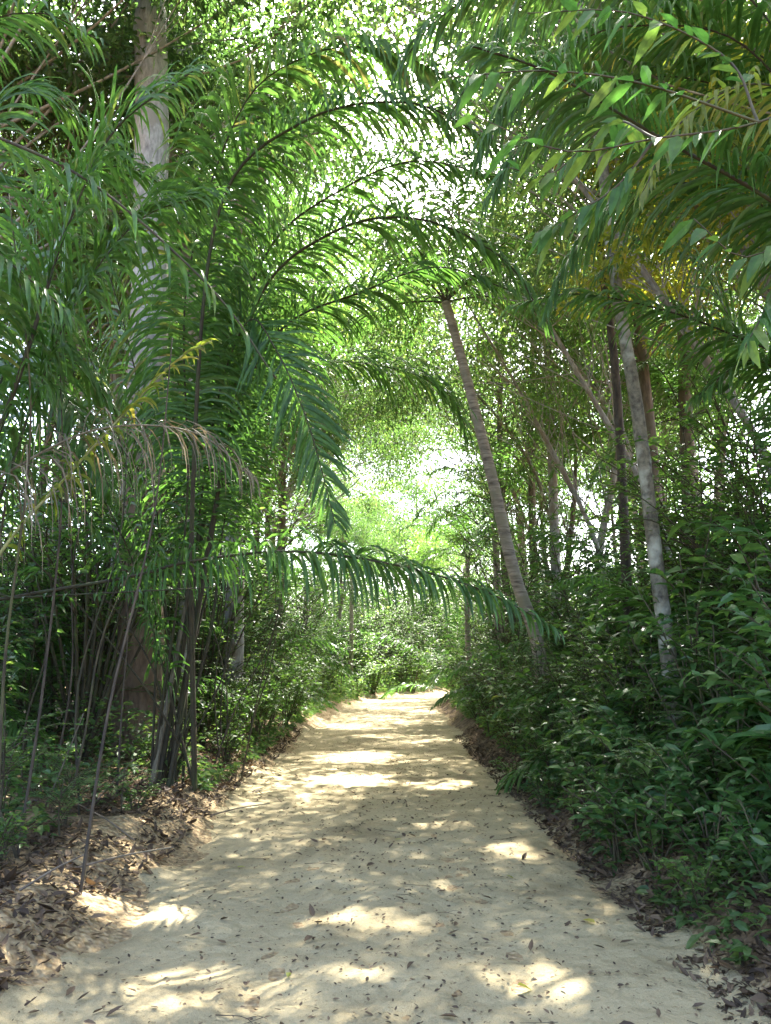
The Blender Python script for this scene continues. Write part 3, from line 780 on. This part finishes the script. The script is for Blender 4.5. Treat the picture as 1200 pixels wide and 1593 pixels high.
# ------------------------------------------------------------------ shrubs, saplings, understory palms and trees along both sides
rng = np.random.default_rng(109)
LOOK = {
    'broad': ('dark broad-leaved shrub', 'shrub'), 'light': ('light green shrub', 'shrub'), 'bush': ('dense small-leaved bush', 'bush'),
    'low': ('low leafy plant', 'plant'), 'big': ('large-leaved plant', 'plant'), 'fern': ('feathery-leaved plant', 'plant'), 'sap': ('thin leafy sapling', 'sapling'),
    'palm': ('young stemless palm', 'palm'), 'palmt': ('thin-trunked palm', 'palm'), 'tall': ('tall dense bush', 'bush'), 'bigpalm': ('tall long-fronded palm', 'palm'), 'tree': ('slender forest tree', 'tree'), 'treeover': ('leaning leafy tree', 'tree'), 'talltree': ('very tall added shade tree', 'tree'), 'backlittree': ('tree coloured backlit yellow', 'tree'),
}
NAME = {'big': 'large_leaf_plant', 'broad': 'broadleaf_shrub', 'light': 'leafy_shrub', 'bush': 'small_leaf_bush', 'low': 'low_plant', 'fern': 'feathery_plant', 'sap': 'sapling', 'palm': 'understory_palm', 'palmt': 'trunk_palm', 'treeover': 'overhanging_tree', 'talltree': 'canopy_shade_tree', 'backlittree': 'backlit_gold_tree', 'tall': 'tall_bush', 'bigpalm': 'stemless_palm', 'tree': 'forest_tree'}

AUTO = []
FINE = {'broad1': 'dark broad-leaved shrub', 'broad2': 'spreading shrub with long leaves', 'broad3': 'man-high broad-leaved shrub', 'light1': 'pale green shrub', 'light2': 'upright pale green shrub', 'bush1': 'rounded small-leaved bush', 'bush2': 'man-high small-leaved bush',
        'low1': 'low broad-leaved plant', 'low2': 'low pale green plant', 'fern1': 'feathery dark plant', 'fern2': 'tall feathery plant', 'fern3': 'feathery pale plant', 'sap1': 'thin broad-leaved sapling', 'sap2': 'tall pale-leaved sapling', 'sap3': 'thin small-leaved sapling',
        'palm1': 'young stemless palm', 'palm2': 'spreading stemless palm', 'palm3': 'small stemless palm', 'tall1': 'tall small-leaved thicket', 'tall2': 'tall pale-leaved thicket', 'tall3': 'tall broad-leaved thicket', 'bigpalm1': 'big long-fronded palm', 'bigpalm2': 'long-fronded palm',
        'tree1': 'brown-trunked forest tree', 'tree2': 'tall round-crowned forest tree', 'tree3': 'small fine-leaved tree', 'tree4': 'pale-leaved forest tree'}
def put(k, x, y, sc=1.0, label=None, rz=None):
    base = k.rstrip('0123456789')
    look, cat = LOOK[base]
    side = 'left' if x < centre(y) else 'right'
    d = 'beside the near path' if y < 9 else 'beside the middle of the path' if y < 17 else 'beside the far path' if y < 34 else 'beyond the bend of the path'
    deep = abs(x - centre(y)) > 4.2
    look = FINE.get(k, look)
    lab = label or look
    s = sc * rng.uniform(.92, 1.08)
    o = place(K[k], NAME[base], lab, cat, (x, y, G(x, y) - .02), rng.uniform(0, 6.28) if rz is None else rz, (s, s, s * rng.uniform(.92, 1.1)))
    if not label: AUTO.append((o, look, side, x, y, d, deep))
    return o

# right margin, near to far
for k, u, y, s in [('low1', 2.2, 4.7, .9), ('low1', 2.1, 5.3, 1.1), ('low1', 1.9, 5.9, 1.1), ('low1', 1.85, 6.6, 1.1), ('broad2', 2.35, 5.6, .6), ('broad2', 2.25, 6.7, .62), ('broad1', 2.2, 8.0, .62), ('broad2', 2.2, 9.0, .65), ('broad1', 2.15, 10.6, .65), ('broad1', 2.3, 13.2, .8), ('low2', 2.0, 7.2, 1), ('low1', 2.0, 8.2, 1.1), ('low1', 2.0, 9.6, 1.1), ('low2', 2.0, 11.2, 1), ('low1', 2.1, 12.6, 1.2), ('low2', 2.0, 15, 1.2), ('low2', 2.1, 18, 1.2), ('low2', 2.2, 22, 1.3), ('broad3', 3.0, 4.7, .95), ('big1', 2.75, 4.9, .9), ('big1', 3.2, 5.9, 1.1), ('big1', 2.6, 7.0, .8), ('big1', 2.5, 9.3, .8), ('light1', 2.55, 4.45, .5), ('broad3', 2.95, 7.0, .95), ('sap1', 3.0, 7.6, .75), ('fern2', 2.75, 6.6, .9), ('bush2', 2.5, 11.6, .7), ('broad3', 2.45, 12.4, .75), ('bush1', 2.7, 10.8, 1), ('broad2', 3.4, 5.2, 1.1), ('broad3', 4.0, 6.2, 1.15),
                   ('broad2', 2.75, 4.9, .85), ('broad1', 2.6, 6.2, .8), ('broad2', 2.5, 7.4, .8), ('broad1', 2.6, 8.6, .8), ('broad2', 2.5, 10.2, .9), ('broad1', 2.6, 12, 1), ('broad3', 3.3, 5.8, .9), ('broad3', 3.4, 7.6, .9), ('fern1', 2.35, 7.9, 1), ('fern2', 2.9, 9.3, 1), ('fern2', 3.6, 8.2, 1.1), ('broad3', 3.6, 10.4, 1), ('broad1', 3.2, 11.2, 1),
                   ('light2', 2.6, 7.7, .6), ('light1', 2.9, 9.6, 1), ('fern2', 3.4, 6.3, .85), ('fern1', 2.15, 6.2, .9), ('fern1', 2.1, 9.9, 1), ('light2', 3.4, 10.8, 1), ('low2', 1.85, 5.0, .8), ('low2', 1.75, 7.6, .8), ('low1', 1.75, 8.8, .8), ('low2', 1.7, 10.4, .9), ('light2', 2.9, 5.6, .85), ('big1', 2.7, 5.9, .8), ('big1', 3.5, 7.4, 1.2), ('fern2', 3.1, 5.3, .8), ('big1', 2.3, 8.2, .6), ('fern2', 2.6, 10.2, .8), ('light2', 2.8, 8.4, .9), ('light1', 3.8, 7.2, 1.2), ('tall2', 4.4, 8.0, .7), ('bush1', 2.4, 14.2, 1), ('bush2', 2.6, 16.3, .9), ('broad1', 2.5, 19, 1), ('bush1', 2.4, 21.5, 1.1), ('light1', 2.5, 25, 1.2), ('bush2', 2.7, 29, 1.1), ('bush1', 2.4, 34, 1.2), ('light2', 2.5, 38, 1.2), ('bush2', 4, 14, 1.1), ('broad3', 4.2, 12, 1.1), ('sap1', 3.4, 6.6, .9), ('sap1', 4.2, 9, 1), ('sap3', 3.4, 12.6, 1.1), ('sap2', 4.6, 11, 1), ('sap2', 3.6, 15.5, 1), ('sap1', 3.3, 18, 1.1), ('sap3', 4.2, 17, 1.4), ('sap2', 3.6, 22, 1.1), ('sap2', 4, 27, 1.2),
                   ('broad3', 5.0, 6.8, 1.2), ('bush2', 5.2, 9.2, 1.3), ('broad3', 5.6, 12.5, 1.4), ('bush2', 6.2, 15.5, 1.5), ('palm1', 4.4, 13, 1), ('palm3', 3.4, 20, 1.2), ('palm2', 5.4, 10.5, 1), ('palm1', 5, 19, 1.2), ('palm2', 4.8, 25, 1.1)]:
    put(k, u + float(centre(y)), y, s)
# left margin
for k, u, y, s in [('sap3', -3.0, 5.8, .8), ('sap3', -3.5, 6.6, 1), ('fern2', -3.3, 5.6, .6), ('sap1', -3.8, 7.0, .8), ('fern1', -2.5, 6.2, .6), ('fern3', -2.9, 6.0, .9), ('fern3', -2.35, 7.2, .55), ('low2', -2.6, 5.4, .7), ('low1', -3.0, 6.3, .8), ('fern1', -2.75, 7.0, .7), ('low2', -2.3, 7.4, .6), ('low1', -3.4, 8.0, 1), ('low2', -2.9, 10.2, .9), ('low2', -2.2, 11.2, .9), ('light1', -2.35, 12.4, .75), ('light2', -2.25, 13.6, .75), ('light1', -2.3, 15.2, .9), ('light2', -2.2, 17.5, .9), ('light1', -2.3, 20, 1), ('light2', -2.3, 23, 1), ('light1', -2.4, 27, 1.1), ('light2', -2.4, 31, 1.2), ('light1', -2.0, 36, 1.2), ('light2', -1.9, 41, 1.4), ('light1', -.6, 45, 1.5),
                   ('bush1', -2.9, 12.6, .9), ('bush2', -3.0, 14.6, .95), ('bush1', -3.1, 17, 1.1), ('bush2', -3.2, 20.5, 1), ('bush2', -3.3, 25, 1.1), ('fern2', -3.1, 11.2, .9), ('fern2', -4.4, 9.8, 1.1), ('broad1', -4.6, 8.2, 1), ('broad3', -5.2, 9.6, 1), ('bush2', -4.6, 12.5, 1.1), ('broad3', -4.2, 14.8, 1.1), ('bush2', -5.8, 11.2, 1.3), ('broad3', -6.2, 13.8, 1.4), ('sap3', -3.4, 12.0, 1.1), ('sap1', -3.6, 13.6, 1), ('sap2', -3.5, 16, 1), ('sap3', -3.2, 18.5, 1.2), ('sap2', -3.6, 22, 1.1), ('sap2', -4, 28, 1.2), ('sap1', -5, 10.6, 1.1), ('sap3', -4.4, 7.4, 1), ('sap3', -5.4, 8.4, 1.2),
                   ('palm3', -2.9, 19, .9), ('palm1', -4.4, 16.5, 1.1), ('palm2', -5.4, 13, 1.1), ('palm1', -6.4, 9.5, 1.2), ('palm2', -4.6, 22, 1.1), ('palm1', -4.4, 29, 1.2)]:
    put(k, u + float(centre(y)), y, s)
for k, x, y, s in [('tall2', 4.4, 8.9, .8), ('tall3', 4.0, 10.4, .95), ('tall2', 5.0, 9.8, 1), ('tall1', 5.6, 8.0, 1), ('sap2', 3.9, 9.2, .95), ('tall3', 4.7, 13.4, 1.1), ('palm2', 4.2, 9.6, .9)]:
    put(k, x, y, s)
for k, x, y in [('talltree', -7.2, 8.2), ('talltree', 5.6, 9.2), ('talltree', -8.7, 12.2), ('talltree', -5.5, 33), ('talltree', 6.8, 37)]:  # near ones added for the shade they cast, far ones also fill open sky
    put(k, x, y, 1, rz=(math.pi if x > 0 else 0) + rng.normal(0, .15))
# beyond the bend
for k, x, y, s in [('tall2', -2.6, 41, .9), ('tall1', -1.6, 42.5, .9), ('tall2', -.6, 44, 1), ('tall2', .6, 45.6, 1), ('tall1', 1.6, 47, 1), ('tall2', 2.6, 48.5, 1.1), ('tall2', 3.8, 50.5, 1.1), ('tall1', -3.2, 46, 1.3), ('tall2', -1.2, 49, 1.3), ('tall2', 1, 52, 1.4),
                   ('light1', -1.2, 33, 1.1), ('light2', -.6, 36.5, 1.2), ('light1', .1, 39, 1.2), ('light2', .9, 41.4, 1.3), ('light1', 2.2, 44, 1.3), ('light2', 3.6, 46.5, 1.3), ('bush1', 3.0, 33.5, 1.2), ('bush2', 3.9, 36, 1), ('bush1', 4.6, 37.5, 1.2)]:
    put(k, x, y, s)
for k, x, y, s in [('light2', -1.5, 47, 1.6), ('bush2', .8, 50, 1.6), ('light1', 2.5, 54, 1.8), ('bush2', 5, 58, 1.8), ('sap2', -.5, 51, 1.4), ('sap1', 3, 56, 1.5), ('palm1', 1.2, 52, 1.5)]:
    put(k, x, y, s)
# palms with trunks and trees
for k, x, y, s in [('palmt', 3.3, 23, 1.1), ('palmt', -3.4, 33, 1.0), ('palmt', 5.5, 31, 1.3), ('palmt', -6, 20, 1.2), ('palmt', 6.5, 16, 1.2)]:
    put(k, x, y, s)
# tall bushes, big palms and trees in rows at each side
for sg in (-1, 1):
    for y in np.arange(9.5, 48, 2.4):
        for u0, u1 in ((3.4, 4.4), (5.4, 7.4)):
            yy = float(y + rng.uniform(-.8, .8)); u = sg * rng.uniform(u0, u1) * (1.12 if yy < 14 else 1)
            if u0 > 5 and yy < 13: continue
            put(['tall1', 'tall2', 'tall3'][rng.integers(3)], u + float(centre(yy)), yy, rng.uniform(.8, 1.1))
    for y in np.arange(3 if sg > 0 else 13, 33, 3.6):
        yy = float(y + rng.uniform(-1, 1)); u = sg * rng.uniform(4.4, 5.8)
        put(['tree1', 'tree4', 'tree3', 'tree2'][rng.integers(4)], u + float(centre(yy)), yy, rng.uniform(.9, 1.15))
    for y in np.arange(14, 46, 5.5):
        yy = float(y + rng.uniform(-1, 1)); u = sg * rng.uniform(7.5, 10.5)
        put(['tree1', 'tree2', 'tree4'][rng.integers(3)], u + float(centre(yy)), yy, rng.uniform(.9, 1.15))
    for y in (9.5, 13.4, 17.5, 22, 28):
        yy = float(y + rng.uniform(-.8, .8)); u = sg * rng.uniform(5.6, 7.0)
        put(['bigpalm1', 'bigpalm2'][rng.integers(2)], u + float(centre(yy)), yy, rng.uniform(.8, 1.0))
for k, u, y, s in [('treeover2', -4.6, 13.2, 1), ('treeover1', -4.4, 16.2, 1.05), ('treeover2', -4.6, 19, 1), ('treeover2', 4.5, 5.2, 1), ('treeover1', 4.9, 9.4, 1), ('treeover1', 4.7, 16.8, 1), ('treeover2', 5, 21.5, 1.1), ('treeover1', -4.8, 24, 1.1), ('treeover2', 5.0, 25.5, 1.1), ('treeover1', -4.8, 28, 1.1), ('treeover2', 5.2, 30, 1.1), ('treeover1', 4.9, 13.4, 1)]:
    put(k, u + float(centre(y)), y, s, rz=(math.pi if u > 0 else 0) + rng.normal(0, .25))
for k, x, y, s in [('tree2', -7.2, 16.5, 1.15), ('tree1', -5.8, 13.6, 1.15), ('tree2', -5.4, 20, 1.2), ('tree1', -8.6, 13, 1.2), ('tree2', 6.4, 15.5, 1.2), ('tree1', 8.2, 18.5, 1.2), ('tree1', 3.9, 24, 1.2), ('tree2', -3.8, 27, 1.2), ('backlittree', 5.6, 9.6, 1), ('backlittree', 7.4, 12.0, 1.1), ('backlittree', 4.6, 7.2, .85), ('tree1', 2.5, 58, 1.5), ('tree2', -5, 58, 1.5), ('palmt', 2.9, 27, .9), ('palmt', -1.6, 36, .9), ('palm2', 3.0, 33, 1.2), ('tree3', -2.2, 39, 1), ('tree4', 4.6, 41, .9), ('tree1', 1.2, 48.5, 1), ('tree2', -2.6, 46, .9), ('tree1', 0, 55, 1), ('tree4', 4, 62, 1.1), ('tree2', -2, 66, 1.1), ('tall2', -2, 45, 1), ('tall1', -.4, 48, 1.1), ('tall2', 1.6, 51, 1.1), ('tall1', 3.6, 55, 1.2), ('tall2', 6, 58, 1.3)]:
    put(k, x, y, s)

# ------------------------------------------------------------------ thin stems, sticks and dead wood at the left
rng = np.random.default_rng(110)
K['reed'] = None
def stick(name, label, cat, pts, r, bark, group=None, knots=0):
    p = [np.array(q, float) for q in pts]
    b = p[0].copy()
    m = MB()
    tube(m, spline(p, 24), r, 7, wob=.05)
    o = obj(name, m.mesh(name, M[bark], origin=b)); o.location = b
    return tag(o, label, cat, group)
def gp(px, py, Y):
    q = P(px, py, Y); q[2] = G(q[0], q[1]) - .03; return q
for k, (x0, y0, x1, y1, Y) in enumerate([(110, 1330, 270, 1318, 5.6), (30, 1390, 130, 1330, 4.9), (140, 1250, 210, 1180, 7.5), (210, 1290, 120, 1250, 6.6), (330, 1230, 420, 1250, 8.4), (60, 1250, 130, 1110, 6.5)]):
    a_ = gp(x0, y0, Y); b_ = P(x1, y1, Y)
    b_[2] = max(b_[2], G(b_[0], b_[1]) + .02)
    stick('dead_stick', 'broken dead stick lying in the leaf litter left of the path', 'stick', [a_ + [0, 0, .04], (a_ + b_) / 2 + [0, .03, .03], b_], [.008, .004], 'bark_brown', 'dead sticks in the litter')
for k in range(18):
    px = rng.uniform(-40, 210) if k < 12 else rng.uniform(330, 400); Y = rng.uniform(5, 9) if k < 12 else rng.uniform(10.5, 13)
    h = rng.uniform(2.2, 4.6); a_ = P(px, 1000, Y); a_[2] = G(a_[0], a_[1]) - .03
    t_ = a_ + [rng.normal(.1, .5), rng.normal(0, .3), h]
    stick('thin_stem', 'bare thin stem standing among the palms at the left', 'stem', [a_, a_ * .7 + t_ * .3 + [rng.normal(0, .1), 0, 0], a_ * .35 + t_ * .65 + [rng.normal(0, .16), 0, 0], t_], [.012, .004], ['stem', 'bark_dark', 'rachis'][k % 3], 'bare stems at the left')
del K['reed']
# ------------------------------------------------------------------ far-off wood that reads as one mass
rng = np.random.default_rng(111)
mf = MB()
n = 0
while n < 2200:
    y = rng.uniform(26, 85); x = rng.uniform(-40, 40)
    u = x - float(centre(y))
    lim = 6.5 if y < 44 else 2.6
    if abs(u) < lim and y < 62: continue
    zt = .5 + (13 if y < 45 else 20) * rng.random() ** 1.4
    if n % 4 == 0: x, y, zt = rng.uniform(-9, 12), rng.uniform(50, 66), rng.uniform(.3, 8)
    if abs(x - float(centre(y))) < 2.8: continue
    cc = np.array([x, y, zt]); m_ = 55
    q = rand_dirs(m_) * (rng.random(m_) ** .45)[:, None] * np.array([1.7, 1.7, 1.0])
    Ls = rng.uniform(.18, .4, m_)
    leaves(mf, cc + q, nrm(q + rand_dirs(m_)), np.array([0, 0, 1.0]) + rng.normal(0, .6, (m_, 3)), Ls, Ls * .5, .2, 1)
    n += 1
tag(obj('distant_woods', mf.mesh('distant_woods', M['canopy'], smooth=False)), 'mass of distant forest foliage beyond the trees', 'foliage', kind='stuff')

n = 52000
y = 9 + 52 * rng.random(n) ** 1.5
u = np.where(rng.random(n) < .5, -1, 1) * (2.0 + .02 * y * 0 + 7 * rng.random(n) ** 1.6)
x = u + centre(y)
hmax = (.25 + .55 * vnoise(x * .9, y * .9, 3)) * sstep((np.abs(u) - 1.85) / .8) + .05
keep = vnoise(x * 1.3, y * 1.3, 8) > .3
x, y, hmax = x[keep], y[keep], hmax[keep]; n = len(x)
pz = H(x, y) + .02 + hmax * rng.random(n)
n2 = 26000
y2 = rng.uniform(29, 56, n2); x2 = rng.uniform(-7, 9, n2)
ok = np.abs(x2 - centre(y2)) > 1.75
x2, y2 = x2[ok], y2[ok]
x, y = np.concatenate([x, x2]), np.concatenate([y, y2]); pz = np.concatenate([pz, H(x2, y2) + .02 + (.3 + .6 * vnoise(x2 * .8, y2 * .8, 6)) * rng.random(len(x2))]); n = len(x)
L = rng.uniform(.06, .15, n) * np.interp(y, [9, 40], [.85, 1.6])
mf2 = MB()
leaves(mf2, np.stack([x, y, pz], 1), rand_dirs(n, -.3, .6), np.array([0, 0, 1.0]) + rng.normal(0, .5, (n, 3)), L, L * .42, .3, 1)
n = 7000
y = rng.uniform(3.6, 10, n); u = np.where(rng.random(n) < .72, 1, -1) * (1.72 + 1.5 * rng.random(n) ** 1.2); u = np.where(u < 0, u - .75, u)
k_ = vnoise(u * 2.2, y * 2.2, 13) > np.where(u > 0, .38, .62)
y, u = y[k_], u[k_]; x = u + centre(y); n = len(x)
L = rng.uniform(.05, .13, n)
leaves(mf2, np.stack([x, y, H(x, y) + .02 + .34 * sstep((np.abs(u) - 1.5) / .8) * rng.random(n)], 1), rand_dirs(n, -.3, .6), np.array([0, 0, 1.0]) + rng.normal(0, .45, (n, 3)), L, L * .4, .35, 2)
tag(obj('undergrowth', mf2.mesh('undergrowth', M['small'], smooth=False)), 'low leafy undergrowth covering the forest floor', 'undergrowth', kind='stuff')

# ------------------------------------------------------------------ leaf litter and leaves lying on the path
rng = np.random.default_rng(112)
def lying(n, x, y, L, dz=.012):
    z = H(x, y) + dz
    p = np.stack([x, y, z], 1)
    a = rng.uniform(0, 6.28, n)
    d = np.stack([np.cos(a), np.sin(a), rng.normal(0.05, .2, n)], 1)
    return p, d, np.array([0, 0, 1.0]) + rng.normal(0, .3, (n, 3))
mf = MB()
n = 30000
y = 2.5 + 15 * rng.random(n) ** 1.3
sg = np.where(rng.random(n) < .45, -1, 1)
u = sg * (1.5 + np.abs(rng.normal(0, 1.0, n)) + np.where(sg < 0, .3, 0))
x = u + centre(y)
p, d, up = lying(n, x, y, .07, .02)
L = np.clip(rng.lognormal(-3.15, .45, n), .012, .1)
L = L * (vnoise(x * 2.3, y * 2.3, 4) > .22)+.004
leaves(mf, p, d, up, L, L * rng.uniform(.28, .62, n), rng.normal(-.1, .3, n), 2, fold=.5)
n = 11000
y = 3 + 30 * rng.random(n) ** 1.2; u = rng.normal(0, 1.0, n); u = np.clip(u, -1.7, 1.7); x = u + centre(y)
p, d, up = lying(n, x, y, .05, .03)
L = rng.uniform(.008, .036, n)
leaves(mf, p, d, up, L, L * .5, -.1, 2, fold=.4)
tag(obj('leaf_litter', mf.mesh('leaf_litter', M['litter'], smooth=False)), 'dead brown leaf litter covering the banks', 'leaf litter', kind='stuff')

kinds = []
for k in range(6):
    m = MB(); L = .085
    leaves(m, [[-L / 2, 0, .004]], [[1, 0, .1]], [[rng.normal(0, .2), rng.normal(0, .2), 1]], L, L * rng.uniform(.35, .6), rng.uniform(-.3, .25), 2, fold=rng.uniform(.2, .7))
    kinds.append(m.mesh('fallen_leaf', M['litter'], smooth=False))
for k in range(270):
    y = 3.2 + 10 * rng.random() ** 1.4; u = float(np.clip(rng.normal(.25, .95) if k % 2 else rng.normal(1.35 if k % 4 else -1.4, .25), -1.7, 1.7)); x = u + float(centre(y))
    o = obj('fallen_leaf', kinds[k % 6])
    o.location = (x, y, G(x, y) + .028); o.rotation_euler = (rng.normal(0, .2), rng.normal(0, .2), rng.uniform(0, 6.28)); s = rng.uniform(.4, 1.1); o.scale = (s, s, s)
    tag(o, 'small dry brown leaf lying on the sandy path', 'fallen leaf', 'dry leaves scattered over the path')
m = MB(); leaves(m, [[-.04, 0, .004]], [[1, 0, .1]], [[.1, -.1, 1]], .085, .04, .1, 2, fold=.3)
ym = m.mesh('yellow_leaf', M['gold'], smooth=False)
for k, (u, y) in enumerate([(-.55, 4.3), (.62, 4.15), (-1.15, 6.4), (.9, 6.2), (.1, 7.4), (1.2, 5.1)]):
    x = u + float(centre(y)); o = obj('fallen_leaf', ym)
    o.location = (x, y, G(x, y) + .028); o.rotation_euler = (rng.normal(0, .2), rng.normal(0, .2), rng.uniform(0, 6.28)); s = rng.uniform(.7, 1.2); o.scale = (s, s, s)
    tag(o, 'fresh yellow green leaf lying on the sandy path', 'fallen leaf', 'yellow leaves on the path')
tw = []
for k in range(4):
    m = MB(); L = .3
    c = spline([[-L / 2, 0, .006], [0, rng.normal(0, .03), .012], [L / 2, rng.normal(0, .03), .006]], 8)
    tube(m, c, [.003, .0015], 4)
    tube(m, spline([c[4], c[4] + [.05, .04, .01], c[4] + [.1, .05, .002]], 5), [.002, .001], 4)
    tw.append(m.mesh('fallen_twig', M['bark_dark']))
for k in range(34):
    y = 3.3 + 8 * rng.random(); u = float(rng.uniform(-1.5, 1.6)); x = u + float(centre(y))
    o = obj('fallen_twig', tw[k % 4]); o.location = (x, y, G(x, y) + .026); o.rotation_euler = (0, 0, rng.uniform(0, 6.28)); s = rng.uniform(.35, .9); o.scale = (s, s, s)
    tag(o, 'thin dark twig lying on the sandy path', 'twig', 'twigs scattered over the path')

# ------------------------------------------------------------------ crown leaves cut away along the sun's rays to shape sun patches below
rng = np.random.default_rng(113)
SUN_PATCHES = [(-1.69, 5.31, .5, .3), (-.94, 4.13, .55, .3), (-.1, 5.15, .42, .26), (.77, 4.25, .3, .18), (-.47, 11.1, .6, .7), (.7, 10.7, .42, .5), (1.05, 7.0, .28, .25), (-.45, 13.6, .8, .9), (.65, 8.1, .35, .22), (-.15, 4.3, .25, .12), (.1, 17.5, .9, .5)]
bpy.context.view_layer.update()
sdn = np.array(sd)
for o in [o for o in COL.objects if o.type == 'MESH' and o.name.split('.')[0] == 'crown' and o.parent['category'] == 'tree' and len(o.data.vertices) == 2 * len(o.data.polygons)]:
    nv = len(o.data.vertices)
    v = np.empty(nv * 3, np.float32); o.data.vertices.foreach_get('co', v)
    v = v.reshape(-1, 4, 3)
    mw = np.array(o.parent.matrix_basis)
    c_ = v.mean(1) @ mw[:3, :3].T + mw[:3, 3]
    g_ = c_ - sdn * (c_[:, 2:] / sdn[2])
    wob = 1.15 + 3.2 * fbm(g_[:, 0] * 4.5, g_[:, 1] * 8, 91)
    out_ = np.zeros(len(v), bool)
    for gx, gy, rx, ry in SUN_PATCHES:
        out_ |= ((g_[:, 0] - gx) / rx) ** 2 + ((g_[:, 1] - gy) / ry) ** 2 < wob * .8
    out_ &= rng.random(len(v)) < .9
    if out_.sum() < 3: continue
    v = v[~out_]; m = MB()
    m.add(v, (np.arange(len(v))[:, None, None] * 4 + np.array([[0, 2, 3], [0, 3, 1]])).reshape(-1, 3))
    o.data = m.mesh('crown', list(o.data.materials), smooth=False)

# ------------------------------------------------------------------ which plant is which
rng = np.random.default_rng(114)
MARKS = [(-3.6, 11.4, 'the thick grey trunk'), (-2.45, 9.0, 'the dark palm clump'), (2.7, 13, 'the leaning palm trunk'), (3.2, 8.4, 'the pale mottled trunk'), (3.9, 12, 'the dark slim trunk'), (-3.2, 15.5, 'the two-patched trunk')]
used, order = {}, {}
for o, look, side, x, y, d, deep in sorted(AUTO, key=lambda a: a[4]):
    k = (look, side); order[k] = order.get(k, 0) + 1
    best = min(MARKS, key=lambda m: math.hypot(m[0] - x, m[1] - y))
    lab = None
    if math.hypot(best[0] - x, best[1] - y) < 2.6:
        dx, dy = x - best[0] * y / best[1], y - best[1]
        rel = ('just behind' if dy > 0 else 'in front of') if abs(dy) > abs(dx) else ('left of' if dx < 0 else 'right of')
        lab = f'{look} {rel} {best[2]}'
    if lab is None or lab in used:
        n_ = ['nearest', 'second', 'third', 'fourth', 'fifth', 'sixth', 'seventh', 'eighth', 'ninth', 'tenth', 'eleventh', 'twelfth'][min(order[k], 12) - 1]
        lab = f'{look} {side} of the path, {n_} of its kind going back' if order[k] <= 12 else f'{look} {side} of the far path'
        if order[k] > 12: o['group'] = f'{look}s {side} of the far path'
    used[lab] = 1
    o['label'] = lab
